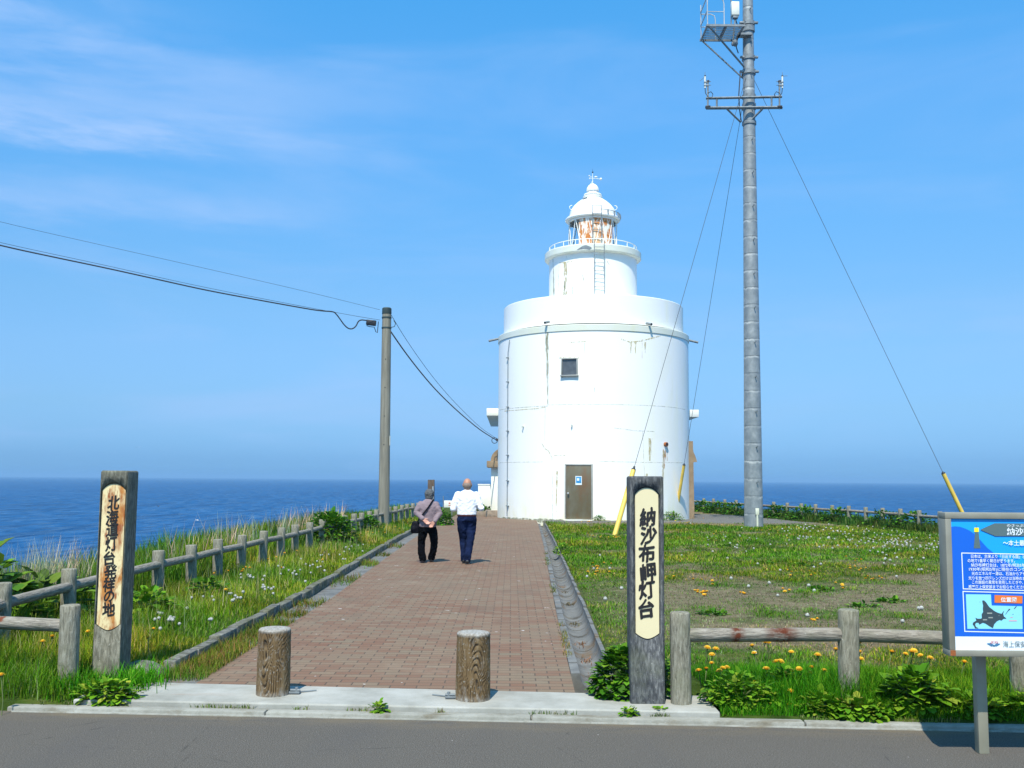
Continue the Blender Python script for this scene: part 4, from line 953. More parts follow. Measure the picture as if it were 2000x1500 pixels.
Rp = [(8.9, 53.2), (9.5, 52.1), (9.92, 51.0), (10.17, 49.8), (10.50, 48.6), (10.75, 47.3), (11.05, 46.0), (11.3, 44.8), (11.56, 43.6), (11.80, 42.3), (12.03, 41.0), (12.22, 39.7), (12.45, 38.4), (12.68, 37.2), (12.9, 36.0), (13.1, 34.9), (13.25, 33.7), (13.35, 32.4), (13.45, 31.1), (13.5, 29.8), (13.55, 28.5), (13.6, 27.2), (13.6, 25.9), (13.6, 24.6)]
fence('far log rail fence on the cliff edge behind the lawn right of the mast', Rp)
b_right = [(1.225, 7.22), (2.44, 7.27), (3.66, 7.2), (4.9, 7.13), (6.1, 7.06)]
fb = fence('near log rail fence with rust patches beside the dark sign post', b_right, [.99, 1.0, 1.0, 1.0, 1.0], rail_z=.50)
[c_ for c_ in fb.children if c_.name.startswith('rail')][0].data = rail_rust
fence('short log rail fence at the road corner beside the pale rusty sign post', [(-3.36, 7.66), (-4.55, 7.78), (-5.8, 7.85)], [.90, .95, .95], rail_z=.45)
# ------------------------------------------------------------------ bollards
def bollard(x, y, lab, seed, side):
    t = thing('bollard', lab, 'bollard', (x, y, .065), 'log shaped bollards on the apron')
    g = np.random.default_rng(seed); n, m = 144, 90; h, r = .475, .122
    q = np.linspace(0, 2 * math.pi, n, endpoint=False); z = np.linspace(0, h, m)
    Q, Z = np.meshgrid(q, z)
    # cathedral grain: distance field around a few knots, warped
    k1 = -math.pi / 2 + (-.35 if side > 0 else .25)
    u = ((Q - k1 + math.pi) % (2 * math.pi) - math.pi) * r; zc = .30 if side > 0 else .12
    ww = .010 * np.sin(Z * 23 + seed) + .012 * (fbm(Q * 2.5 + seed, Z * 14, seed) - .5)
    rad2 = np.sqrt(((u + ww) / .9) ** 2 + ((Z - zc) * (.26 if side > 0 else -.30)) ** 2 + .0002)
    gr = np.sin(rad2 * 430 + 3.5 * fbm(Q * 2, Z * 5, seed + 3))
    groove = np.clip((gr - .35) / .5, 0, 1) * np.clip((fbm(Q * 4, Z * 6, seed + 7) - .30) * 4, 0, 1)
    groove *= np.clip((h - .012 - Z) / .02, 0, 1)
    RR = r * (1 + .02 * np.sin(2 * Q + seed)) * (1.03 - .05 * Z / h) - .006 * groove + .0035 * (fbm(Q * 5, Z * 30, seed + 9) - .5)
    kn = np.exp(-((u - (.0 if side > 0 else -.035)) ** 2 + (Z - (.38 if side > 0 else .42)) ** 2 * .8) / .0004); RR = RR - .008 * kn; groove = np.maximum(groove, .8 * kn)
    RR = np.where(Z > h - .012, RR - .010 * ((Z - (h - .012)) / .012) ** 2, RR)
    V = np.stack([RR * np.cos(Q), RR * np.sin(Q), Z], -1).reshape(-1, 3)
    wn = fbm(Q * 6, Z * 22, seed + 13)
    worn = np.clip((Z - h + .028) / .02, 0, 1) * .8 + np.clip((.06 - Z) / .06 + wn - .75, 0, 1) * .7 + .25 * np.clip((wn - .62) * 8, 0, 1)
    # top cap rings
    rings = []; 
    for s_ in (.8, .5, .2):
        zz = h + .004 * (1 - s_) + .006 * (fbm(np.cos(q) * s_ * 6 + seed, np.sin(q) * s_ * 6, seed) - .5)
        rings.append(np.stack([RR[-1] * s_ * np.cos(q), RR[-1] * s_ * np.sin(q), zz], -1))
    V = np.concatenate([V] + rings + [np.array([[0, 0, h + .004]])])
    ix = np.arange((m + 3) * n).reshape(m + 3, n)
    F = np.stack([ix[:-1], np.roll(ix[:-1], -1, 1), np.roll(ix[1:], -1, 1), ix[1:]], -1).reshape(-1, 4).tolist()
    top = (m + 3) * n; F += [(ix[-1, j], ix[-1, (j + 1) % n], top) for j in range(n)]
    me = bpy.data.meshes.new('bollard_body'); me.from_pydata(V.tolist(), [], F)
    ga = np.concatenate([groove.ravel(), np.zeros(3 * n + 1)]); wa = np.concatenate([np.clip(worn, 0, 1).ravel(), np.full(3 * n + 1, 1.0)])
    for nm, arr in (('grain', ga), ('worn', wa)):
        a = me.attributes.new(nm, 'FLOAT', 'POINT'); a.data.foreach_set('value', arr.astype(np.float32))
    me.polygons.foreach_set('use_smooth', [True] * len(me.polygons)); me.set_sharp_from_angle(angle=rad(60))
    link('body', me, M['bollard'], t)
    b = MB(); s_ = side
    b.box((x + s_ * .155, y + .0, .078), (.09, .055, .016), None, .004); b.cyl((x + s_ * .175, y - .01, .08), (x + s_ * .175, y - .01, .115), .012, n=8); b.cyl((x + s_ * .13, y - .012, .095), (x + s_ * .20, y - .012, .095), .009, n=8)
    b.cyl((x + s_ * .17, y + .03, .072), (x + s_ * .30, y + .10, .070), .006, n=6); b.build('latch', M['galv_dark'], t)
bollard(-1.745, 7.43, 'carved bark bollard left, with oval grain rings and pale top', 4, 1)
bollard(-.268, 7.31, 'carved bark bollard nearer the dark sign, with a knot near its top', 9, -1)
# ------------------------------------------------------------------ lettering
def glyphs(s, size=1.0, bold=0.0):
    cu = bpy.data.curves.new('txt', 'FONT'); cu.body = s; cu.size = size; cu.offset = bold; cu.resolution_u = 3
    cu.align_x = 'LEFT'; cu.fill_mode = 'FRONT'
    o = bpy.data.objects.new('txt', cu); COL.objects.link(o)
    dg = bpy.context.evaluated_depsgraph_get(); me = bpy.data.meshes.new_from_object(o.evaluated_get(dg))
    vs6 = np.array([v.co[:] for v in me.vertices]) if len(me.vertices) else np.zeros((0, 3)); fs6 = [tuple(p.vertices) for p in me.polygons]
    bpy.data.objects.remove(o); bpy.data.curves.remove(cu); bpy.data.meshes.remove(me)
    return vs6, fs6
def put_text(b, s, o, height, bold=.0, sx_=1.0, thick=0.0, mi=0, N_=Vector((0, -1, 0)), wdt=None):
    """line of text on the plane facing -Y; o = left bottom of the em box; height = glyph height"""
    v, f = glyphs(s, 1.0, bold)
    if not len(v): return
    k = height / .88
    w_ = v[:, 0].max() - v[:, 0].min()
    if wdt: sx_ = wdt / (w_ * k)
    b.add([(o[0] + (p[0] - v[:, 0].min()) * k * sx_, o[1], o[2] + (p[1] + .08) * k) for p in v], f, mi)
def brush_char(b, ch, cx, cz, yf, wd, ht, seed=0):
    v, f = glyphs(ch, 1.0, 0)
    mn, mxv = v.min(0), v.max(0); c = (mn + mxv) / 2; sz = mxv - mn
    u = (v[:, 0] - c[0]) / sz[0]; t = (v[:, 1] - c[1]) / sz[1]
    if ch == '沙' or ch == '台': pass
    X = u * wd; Z = t * ht
    Z = Z + .13 * X + .05 * ht * np.where(u > 0, u * u, 0)                       # strokes rise to the right
    X = X + .03 * wd * np.sin(t * 5 + seed) + .02 * wd * np.sin(u * 9 + seed * 2)
    Z = Z + .018 * ht * np.sin(u * 11 + seed * 3)
    k = 0; bw = .40 if wd < .10 else .62
    for dx, dz in ((0, 0), (.055, .03), (-.055, -.03), (.02, -.045), (-.02, .05), (.035, -.012), (-.035, .012), (.07, .015), (-.07, -.015), (.0, .065), (.04, .055), (-.04, -.055)):
        b.add([(cx + x + dx * bw * wd, yf - .0002 * k, cz + z + dz * bw * ht) for x, z in zip(X, Z)], f); k += 1
def sign(name, lab, x0, x1, yf, dep, ztop, zbot, bx, bz, chars, cw, mats, lean=0):
    t = thing(name, lab, 'sign post', ((x0 + x1) / 2, yf + dep / 2, zbot), 'entrance sign posts')
    b = MB(); b.box(((x0 + x1) / 2, yf + dep / 2, (ztop + zbot) / 2 - .05), (x1 - x0, dep, ztop - zbot + .1), None, .016, seg=3)
    post = b.build('post', mats[0], t)
    bl, br = bx; zt_, zs_t, zs_b, zb_ = bz
    def outline(e):
        o = [(bl - e, zs_b - e * .3)]; cxm = (bl + br) / 2; hw = (br - bl) / 2 + e
        o = []
        for k in range(13):
            q = -1 + 2 * k / 12; o.append((cxm + q * hw, zs_t + (zt_ + e - zs_t) * (1 - abs(q) ** 2.4)))
        for k in range(13):
            q = 1 - 2 * k / 12; o.append((cxm + q * hw, zs_b - (zs_b - zb_ + e) * (1 - abs(q) ** 1.7)))
        return o
    # carve the recess
    cut = MB(); cut.prism(outline(.010), (0, yf - .05, 0), (1, 0, 0), (0, 0, 1), (0, .05 + .022, 0)); co = cut.build('cutter', mats[0], t)
    md = post.modifiers.new('cut', 'BOOLEAN'); md.object = co; md.solver = 'EXACT'; md.operation = 'DIFFERENCE'
    bpy.context.view_layer.update(); dg = bpy.context.evaluated_depsgraph_get(); me2 = bpy.data.meshes.new_from_object(post.evaluated_get(dg))
    post.modifiers.clear(); post.data = me2; bpy.data.objects.remove(co)
    # roughen the post
    b = MB(); b.prism(outline(0), (0, yf + .012, 0), (1, 0, 0), (0, 0, 1), (0, .009, 0)); bd_ = b.build('name_board', mats[1], t)
    b = MB()
    for i, (ch, (cx, cz)) in enumerate(zip(chars, cw)):
        wd, ht = (.110, .128) if len(chars) < 7 else (.092, .108)
        if ch == 'の': wd, ht = .078, .080
        if ch in '台': wd *= .95
        brush_char(b, ch, cx, cz, yf + .0105, wd, ht, i)
    b.build('lettering', M['ink'], bd_, fix=False)
    return t
YL = 7.84
pL = lambda px, py: D(px, py, YL)
cl = [(221, 982), (218, 1010), (218, 1034), (216, 1062), (213, 1090), (215, 1117), (212, 1142), (212, 1165), (211, 1190)]
sign('stone_sign_post', 'grey stone sign post with a rust streaked cream name board, left of the path', pL(189, 1100).x - .005, pL(189, 1100).x + .212, YL, .24, pL(230, 919).z, .0,
     (pL(193, 1100).x, pL(238, 1100).x), (pL(220, 945).z, pL(220, 957).z, pL(208, 1219).z, pL(208, 1231).z), '北海道灯台発祥の地', [((pL(c[0], c[1]).x), pL(c[0], c[1]).z) for c in cl], (M['sign_l'], M['board_l']))
YR = 7.18
pR = lambda px, py: D(px, py, YR)
cr = [(1265, 1010), (1267, 1045), (1263, 1081), (1266, 1119), (1264, 1152), (1263, 1189)]
sign('stone_sign_post', 'dark stone sign post with a clean cream name board, right of the path', pR(1231, 1150).x, pR(1298, 1150).x, YR, .22, pR(1262, 930).z, .05,
     (pR(1241.5, 1100).x, pR(1287, 1100).x), (pR(1265, 953).z, pR(1265, 966).z, pR(1262, 1237).z, pR(1262, 1248).z), '納沙布岬灯台', [((pR(c[0], c[1]).x), pR(c[0], c[1]).z) for c in cr], (M['sign_r'], M['board_r']))
# ------------------------------------------------------------------ information board
YB = 5.95; HB = .10
q0 = D(1845.6, 1001, YB); XL = q0.x; ZT = q0.z; ZB = D(1862, 1282, YB).z; XR = XL + 1.25
ib = thing('information_board', 'blue information board in a grey metal frame on a post at the road edge', 'notice board', (2.95, 6.2, 0))
metal = simple('board_frame_metal', (.265, .255, .20), .5, .15, var=.12, ns=6); metal2 = simple('board_post_metal', (.30, .285, .21), .5, .1, var=.12, ns=6)
b = MB(); fw = .036
b.box(((XL + XR) / 2, YB + HB / 2, ZT - fw / 2), (XR - XL, HB, fw), None, .003); b.box(((XL + XR) / 2, YB + HB / 2, ZB + fw / 2), (XR - XL, HB, fw), None, .003)
for x in (XL + fw / 2, XR - fw / 2): b.box((x, YB + HB / 2, (ZT + ZB) / 2), (fw, HB, ZT - ZB - 2 * fw - .002), None, .003)
b.box(((XL + XR) / 2, YB + HB - .02, (ZT + ZB) / 2), (XR - XL - .02, .02, ZT - ZB - .02)); b.build('frame', metal, ib)
for xp in (D(1912, 1300, 6.22).x, XR - .35):
    b = MB(); b.box((xp, 6.22, ZB / 2 + .15), (.062, .06, ZB + .3), None, .004); b.box((xp, 6.12, ZB + .12), (.05, .15, .05)); b.build('post', metal2, ib)
YP = YB + .012
def bxz(px, py): p = D(px, py, YP); return p.x, p.z
def flat(c, rough=.35): return simple('print_%d' % random.randint(0, 9999), c, rough, var=.03, ns=2)
Pm = [flat((.012, .36, .88)), flat((.008, .125, .62)), flat((.10, .155, .16)), flat((.90, .78, .02)), flat((.80, .86, .90)), flat((.28, .72, .85)), flat((.045, .07, .085)), flat((.80, .19, .035)), flat((.55, .08, .07)), flat((.05, .20, .38))]
layer = [0]
b = MB(); b.box(((XL + XR) / 2, YP + .006, (ZT + ZB) / 2), (XR - XL - 2 * fw + .002, .008, ZT - ZB - 2 * fw + .002)); pan = b.build('panel', Pm[0], ib)
def sheet(name, poly, mat, lay):
    b = MB(); y = YP - .0012 * lay
    b.add([(x, y, z) for x, z in poly], [tuple(range(len(poly)))]); return b.build(name, mat, pan, fix=False)
x0 = XL + fw; x1 = XR - fw; z0 = ZB + fw; z1 = ZT - fw
def pq(pts): return [bxz(*p) for p in pts]
zwh = bxz(1866, 1243)[1]
cur = pq([(1858, 1029), (1866, 1028), (1875, 1029), (1884, 1032), (1893, 1036), (1902, 1042), (1912, 1052), (1920, 1061), (1928, 1070), (1938, 1078), (1950, 1088), (1962, 1096), (1980, 1106), (2010, 1118), (2060, 1132), (2130, 1146)])
cur[0] = (x0, cur[0][1]); cur = cur + [(x1, bxz(2200, 1152)[1]), (x1, zwh), (x0, zwh)]
sheet('printed_wave', cur, Pm[1], 1)
sheet('printed_footer', [(x0, z0), (x1, z0), (x1, zwh), (x0, zwh)], Pm[4], 1)
sheet('printed_tower', pq([(1904, 1040), (1911, 1040), (1914.5, 1071), (1901.5, 1071)]), Pm[2], 2)
sheet('printed_lamp', pq([(1902.5, 1030.5), (1911.5, 1030.5), (1911.5, 1039), (1902.5, 1039)]), Pm[3], 2)
sheet('printed_mast', pq([(1906.5, 1024), (1907.3, 1024), (1907.3, 1030), (1906.5, 1030)]), Pm[2], 2)
sheet('printed_banner', pq([(1914, 1034.5), (1942, 1022), (2110, 1023), (2110, 1047), (1944, 1047)]), Pm[2], 2)
def bx_lines(b, pts, wpx):
    P = pq(pts); k = len(P); hw = wpx * YP / FOC / 2; y = YP - .0012 * 2
    cx = sum(p[0] for p in P) / k; cz = sum(p[1] for p in P) / k
    for i in range(k):
        p, q = Vector(P[i]), Vector(P[(i + 1) % k]); d = (q - p).normalized(); n_ = Vector((-d.y, d.x)) * hw
        p = p - d * hw; q = q + d * hw
        b.add([(v.x, y - .0002 * (i % 2), v.y) for v in (p - n_, q - n_, q + n_, p + n_)], [(0, 1, 2, 3)])
b = MB(); bx_lines(b, [(1878, 1080), (2180, 1086), (2180, 1158), (1881, 1150)], 1.7); bx_lines(b, [(1880.5, 1155), (2180, 1163), (2180, 1240), (1884, 1233)], 1.7); b.build('printed_border', Pm[4], pan, fix=False)
sheet('printed_map_sea', pq([(1886, 1160.5), (1935, 1161), (1936.5, 1182.5), (1996, 1184), (1997, 1228.5), (1889, 1228)]), Pm[5], 2)
def mp_(pts): return pq([(1820 + x / 8.333, 1120 + y / 8.333) for x, y in pts])
sheet('printed_island', mp_([(815, 440), (845, 437), (880, 470), (905, 510), (930, 545), (970, 575), (1000, 600), (1035, 622), (1075, 640), (1130, 655), (1165, 610), (1172, 605), (1155, 655), (1170, 700), (1200, 722), (1210, 735), (1165, 735), (1130, 765), (1095, 755), (1050, 780), (1010, 825), (990, 890), (930, 855), (870, 815), (825, 800), (770, 830), (755, 800), (715, 800), (700, 830), (715, 870), (760, 890), (700, 893), (680, 850), (660, 830), (665, 800), (720, 765), (705, 720), (740, 735), (790, 735), (810, 725), (805, 665), (830, 625), (825, 570), (830, 520), (820, 475)]), Pm[6], 3)
b = MB()
for poly in ([(1190, 665), (1240, 590), (1250, 572), (1275, 580), (1230, 620), (1195, 668)], [(1330, 575), (1355, 540), (1385, 528), (1340, 578)], [(1305, 668), (1325, 655), (1322, 668)], [(770, 465), (780, 460), (782, 470)]):
    b.add([(x, YP - .0036, z) for x, z in mp_(poly)], [tuple(range(len(poly)))])
b.build('printed_islands', Pm[6], pan, fix=False)
sheet('printed_label', pq([(1942, 1162), (1996.5, 1164), (1996, 1178.5), (1942, 1177)]), Pm[7], 3)
def txt(name, s, px, py, hpx, mat, lay, wpx=None, bold=.01):
    b = MB(); x, z = bxz(px, py); put_text(b, s, (x, YP - .0012 * lay, z), hpx * YP / FOC, bold, wdt=wpx * YP / FOC if wpx else None)
    return b.build(name, mat, pan, fix=False)
txt('title', '納沙布岬灯台', 1966, 1045, 13.5, Pm[4], 4, 96, .02)
txt('reading', 'のさっぷみさき', 1966, 1029, 5.2, Pm[4], 4, 56, .01)
txt('subtitle', '～本土最東', 1958.5, 1065.5, 10, Pm[4], 4, 52, .015)
body = [('日本は、古来より「日出する国」と', 1896, 1089.5, 104), ('の地で1番早く朝日が昇ります。', 1889.5, 1098, 91), ('納沙布岬灯台は、1872年(明治5年', 1896, 1106.5, 104), ('1930年(昭和5年)に現在のコンク', 1892, 1114.5, 108), ('光のエネルギー源は、石油からアセ', 1897, 1123, 104), ('光りを放つ四海レンズだけは当時のま', 1891, 1132, 109), ('この施設の異常を発見したときや、', 1898, 1140, 98), ('根室海上保安部までお知らせください', 1891, 1149, 111)]
for s_, px, py, wpx in body: txt('body_text', s_, px, py + (wpx * .003), 6.6, Pm[4], 4, wpx, .008)
txt('label_text', '位置図', 1954, 1175.5, 8.5, Pm[4], 5, 30, .012)
txt('agency_name', '海上保安', 1958.5, 1264, 11.5, Pm[2], 4, 43, .0)
txt('emblem_text', 'JCG', 1933.5, 1256.5, 5.5, Pm[8], 4, 15, .012)
b = MB(); W = lambda pts: [(x, YP - .0036, z) for x, z in mp_(pts)]
for poly in ([(890, 1140), (915, 1130), (990, 1180), (965, 1185)], [(925, 1128), (950, 1128), (1010, 1165), (1000, 1182)], [(1110, 1150), (1090, 1135), (1025, 1180), (1045, 1185)], [(1080, 1133), (1055, 1132), (1010, 1165), (1022, 1180)], [(985, 1178), (1010, 1168), (1030, 1180), (1008, 1190)]):
    b.add(W(poly), [tuple(range(4))])
b.build('emblem', Pm[9], pan, fix=False)
b = MB()
for x, y, w_, h_ in ((895, 635, 80, 22), (915, 708, 72, 20), (825, 742, 68, 20), (1080, 680, 14, 10)):
    b.add([(p[0], YP - .0048, p[1]) for p in mp_([(x, y), (x + w_, y), (x + w_, y + h_), (x, y + h_)])], [(0, 1, 2, 3)])
b.build('printed_names', flat((.30, .33, .30)), pan, fix=False)
b = MB()
for x, y, w_, h_ in ((1270, 708, 45, 10), (1250, 760, 130, 16)): b.add([(p[0], YP - .0036, p[1]) for p in mp_([(x, y), (x + w_, y), (x + w_, y + h_), (x, y + h_)])], [(0, 1, 2, 3)])
b.build('printed_marker', flat((.72, .38, .40)), pan, fix=False)
b = MB(); b.box((XL + .018, YB - .002, ZB + .02), (.03, .006, .03)); b.build('rust_spot', M['rust'], ib)
# ------------------------------------------------------------------ small signs near the tower
ws = thing('wooden_post', 'dark wooden marker post beyond the woman, with a grey pipe against it', 'post', (-3.08, 38.0, 0))
woodm = simple('weathered_wood', (.085, .060, .042), .9, var=.5, scale=(8, 8, 1), ns=3, bs=.4)
b = MB(); b.box((-3.08, 38.0, .78), (.25, .2, 1.66), None, .012); b.build('post', woodm, ws)
b = MB(); b.cyl((-3.0, 37.87, 0), (-3.0, 37.87, 1.36), .035, n=10); b.build('pipe', M['galv'], ws)
nb_ = thing('small_sign', 'small white notice with red marks on a thin rod', 'sign', (-2.46, 36.0, 0))
b = MB(); b.cyl((-2.47, 36, 0), (-2.47, 36, 1.02), .014, n=6); b.cyl((-2.15, 36.02, 0), (-2.15, 36.02, .6), .014, n=6); b.build('rod', M['galv_dark'], nb_)
b = MB(); b.box((-2.27, 35.97, .74), (.34, .015, .25), None, .003, 0); b.box((-2.24, 35.96, .77), (.06, .004, .04), mi=1); b.box((-2.16, 35.96, .76), (.03, .004, .03), mi=1); b.box((-2.24, 35.96, .69), (.08, .004, .02), mi=1); b.build('plate', [M['cream_box'], flat((.6, .06, .04))], nb_)
# ------------------------------------------------------------------ people
def loft(b, secs, n=24, pw=2.3):
    vs7 = []; fs7 = []
    for (x, y, z, rx, ry) in secs:
        for j in range(n):
            q = 2 * math.pi * j / n; c, s_ = math.cos(q), math.sin(q)
            vs7.append((x + rx * math.copysign(abs(c) ** (2 / pw), c), y + ry * math.copysign(abs(s_) ** (2 / pw), s_), z))
    k = len(secs)
    for i in range(k - 1):
        for j in range(n): fs7.append((i * n + j, i * n + (j + 1) % n, (i + 1) * n + (j + 1) % n, (i + 1) * n + j))
    fs7.append(tuple(range(n - 1, -1, -1))); fs7.append(tuple((k - 1) * n + j for j in range(n)))
    return b.add(vs7, fs7)
def limb(b, pts, rs, n=16):
    b.tube(pts, rs, n)
    for p, r in zip(pts, rs): b.sph(p, r * 1.0, 14, 10)
def hand(b, W, d, nrm, s, curl=.35, sc=1.0):
    W = Vector(W); d = Vector(d).normalized(); nrm = Vector(nrm); nrm = (nrm - d * d.dot(nrm)).normalized(); s = Vector(s); s = (s - d * d.dot(s) - nrm * nrm.dot(s)).normalized()
    lens = [.072, .080, .074, .058]
    for i in range(4):
        off = (1.5 - i) * .0195 * sc
        k = W + s * off * .6 ; kn = W + d * (.082 - abs(i - 1) * .004) * sc + s * off
        limb(b, [k, kn], [.013 * sc, .0105 * sc], 8)
        p = kn; a = curl * (.6 + .15 * i)
        for j, fr in enumerate((.45, .32, .23)):
            dd = d * math.cos(a) + nrm * math.sin(a); q = p + dd * lens[i] * fr * sc
            limb(b, [p, q], [(.0092 - j * .0008) * sc, (.0084 - j * .0008) * sc], 8); p = q; a += curl * (.9 + .1 * i)
    t0 = W + d * .022 * sc + s * .022 * sc; t1 = t0 + (d * .6 + s * .75 + nrm * .25).normalized() * .036 * sc; t2 = t1 + (d * .85 + s * .3 + nrm * .35).normalized() * .028 * sc
    limb(b, [t0, t1, t2], [.014 * sc, .0105 * sc, .0085 * sc], 8)
def remesh(b, name, mat, parent, vox=.007, sm=5, fold=0):
    o = b.build(name, mat, parent, fix=False)
    md = o.modifiers.new('r', 'REMESH'); md.mode = 'VOXEL'; md.voxel_size = vox; md.use_smooth_shade = True
    m2 = o.modifiers.new('s', 'SMOOTH'); m2.iterations = sm; m2.factor = .5
    bpy.context.view_layer.update(); dg = bpy.context.evaluated_depsgraph_get(); me = bpy.data.meshes.new_from_object(o.evaluated_get(dg))
    o.modifiers.clear(); old = o.data; o.data = me
    if fold:
        from mathutils import noise as mn
        nrm_ = [v.normal.copy() for v in me.vertices]
        for v, vn_ in zip(me.vertices, nrm_):
            p = v.co.copy(); q = Vector((p.x * 9 + p.z * 4, p.y * 9, p.z * 13 - p.x * 5)); d = 1 - abs(mn.noise(q)) * 2.2
            v.co = p + vn_ * fold * (d - .45 + .5 * mn.noise(p * 5))
        me.update()
    if not me.materials: me.materials.append(mat)
    me.polygons.foreach_set('use_smooth', [True] * len(me.polygons)); bpy.data.meshes.remove(old)
    return o
def off(b0, o):
    r = MB(); r.add([(v[0] + o[0], v[1] + o[1], v[2] + o[2]) for v in b0.v], b0.f); r.m = list(b0.m); return r
def face(b, c, r, rz):
    c = Vector(c)
    b.sph(c, (r, r * 1.2, rz), 24, 16)
    b.sph(c + Vector((0, r * .15, -rz * .55)), (r * .80, r * .85, rz * .52), 20, 12)        # jaw
    b.sph(c + Vector((0, r * .75, -rz * .88)), (r * .36, r * .32, rz * .16), 12, 8)         # chin
    limb(b, [c + Vector((0, r * 1.12, .005)), c + Vector((0, r * 1.36, -rz * .30))], [.008, .013], 8)   # nose
    b.sph(c + Vector((0, r * 1.0, -rz * .58)), (r * .36, r * .18, rz * .07), 10, 6)           # lips
    b.sph(c + Vector((0, r * 1.02, rz * .14)), (r * .75, r * .2, rz * .07), 12, 6)            # brow
    for s_ in (-1, 1):
        b.sph(c + Vector((s_ * r * 1.02, -r * .05, -rz * .08)), (.011, .020, .030), 10, 8)    # ears
# --- man
PMAN = G(912, 1101, .055); mo = Vector((PMAN.x - .01, PMAN.y - .02, .055))
man = thing('person', 'bald man in a white long sleeved shirt and blue jeans walking away up the path', 'person', mo, 'couple walking up the brick path')
b = MB(); face(b, (0, .03, 1.487), .082, .118)
limb(b, [(0, .0, 1.30), (0, .02, 1.42)], [.066, .058])
loft(b, [(0, 0, .86, .150, .10), (0, 0, .95, .155, .105), (0, 0, 1.12, .165, .105), (0, -.005, 1.25, .175, .10), (0, -.005, 1.33, .12, .075), (0, 0, 1.37, .06, .05)])
EL = {-1: Vector((-.262, -.045, 1.03)), 1: Vector((.272, -.055, 1.045))}; WR = {-1: Vector((-.20, .19, 1.02)), 1: Vector((.20, .18, 1.06))}
KN = {-1: Vector((-.075, .09, .47)), 1: Vector((.072, .03, .455))}; AN = {-1: Vector((-.045, .13, .085)), 1: Vector((.022, -.06, .09))}
for s_ in (-1, 1):
    limb(b, [(s_ * .175, 0, 1.29), EL[s_], WR[s_]], [.046, .036, .026]); hand(b, WR[s_], (-s_ * .55, .8, .05), (-s_ * .8, -.5, -.1), (0, .1, 1), .55)
    limb(b, [(s_ * .085, 0, .87), KN[s_], AN[s_]], [.078, .052, .040]); limb(b, [AN[s_] + Vector((0, -.03, -.045)), AN[s_] + Vector((0, .15, -.055))], [.030, .026])
body = remesh(off(b, mo), 'body', M['skin'], man, .0062, 4)
b = MB()
for s_ in (-1, 1): b.sph(mo + Vector((s_ * .032, .03 + .098, 1.497)), .0115, 10, 8)
b.build('eyes', M['eye'], man)
b = MB()
loft(b, [(0, 0, .895, .172, .122), (0, 0, .93, .186, .135), (0, -.005, 1.02, .184, .132), (0, -.008, 1.14, .190, .132), (0, -.010, 1.25, .198, .124), (0, -.008, 1.32, .165, .100), (0, .0, 1.365, .100, .078), (0, .005, 1.388, .072, .066)])
for s_ in (-1, 1): limb(b, [(s_ * .172, -.005, 1.285), (s_ * .225, -.03, 1.15), EL[s_], EL[s_] * .45 + WR[s_] * .55, WR[s_] + Vector((0, -.02, 0))], [.073, .064, .058, .050, .042])
sh = remesh(off(b, mo), 'shirt', M['shirt'], man, .0085, 4, .008)
b = MB(); loft(b, [(0, 0, .80, .176, .128), (0, 0, .86, .180, .132), (0, 0, .905, .174, .126), (0, 0, .915, .172, .124)])
for s_ in (-1, 1): limb(b, [(s_ * .090, -.01, .83), (s_ * .088, .03, .66), KN[s_], AN[s_] * .5 + KN[s_] * .5, AN[s_] + Vector((0, -.012, -.015))], [.099, .090, .072, .067, .066])
tr = remesh(off(b, mo), 'trousers', M['jeans'], man, .0085, 3, .007)
b = MB(); loft(b, [(0, 0, .893, .180, .132), (0, 0, .897, .184, .136), (0, 0, .922, .184, .136), (0, 0, .926, .180, .132)], 40); off(b, mo).build('belt', M['belt'], man)
for s_ in (-1, 1):
    b = MB(); A = AN[s_]; limb(b, [A + Vector((0, -.045, -.040)), A + Vector((0, .06, -.045)), A + Vector((0, .165, -.055))], [.043, .043, .034])
    b.box(A + Vector((0, .06, -.078)), (.084, .27, .018), None, .006); remesh(off(b, mo), 'shoe', M['shoe'], man, .006, 2)
b = MB(); b.sph((0, .005, 1.468), (.0865, .092, .075), 24, 14)
t = MB(); t.v = [v for v in b.v]; t.f = b.f; t.m = b.m
hr = remesh(off(b, mo), 'hair', M['hair_side'], man, .006, 2)
# --- woman
PW_ = G(838, 1099, .055); wo_ = Vector((PW_.x - .03, PW_.y, .055))
wom = thing('person', 'older woman in a mauve jacket and black trousers, hands clasped behind her back', 'person', wo_, 'couple walking up the brick path')
b = MB(); hc = Vector((.012, .05, 1.285)); face(b, hc, .076, .105)
limb(b, [(0, .0, 1.12), (.008, .035, 1.22)], [.058, .05])
loft(b, [(0, 0, .62, .14, .10), (0, 0, .75, .14, .10), (0, -.01, .95, .14, .10), (0, -.015, 1.08, .15, .09), (0, 0, 1.15, .11, .07), (0, .01, 1.18, .05, .045)])
EL = {-1: Vector((-.222, -.06, .945)), 1: Vector((.222, -.06, .925))}; WR = {-1: Vector((-.085, -.175, .835)), 1: Vector((.140, -.165, .790))}
KN = {-1: Vector((-.128, .03, .35)), 1: Vector((.122, .06, .36))}; AN = {-1: Vector((-.085, -.05, .075)), 1: Vector((.062, .16, .085))}
for s_ in (-1, 1):
    limb(b, [(s_ * .145, -.01, 1.11), EL[s_], WR[s_]], [.040, .032, .024])
    limb(b, [(s_ * .085, 0, .66), KN[s_], AN[s_]], [.07, .046, .036]); limb(b, [AN[s_] + Vector((0, -.03, -.04)), AN[s_] + Vector((0, .13, -.05))], [.028, .024])
hand(b, WR[-1] + Vector((.01, -.005, -.008)), (.75, -.1, -.62), (.2, -1, .1), (.6, -.1, .8), .22, .95)
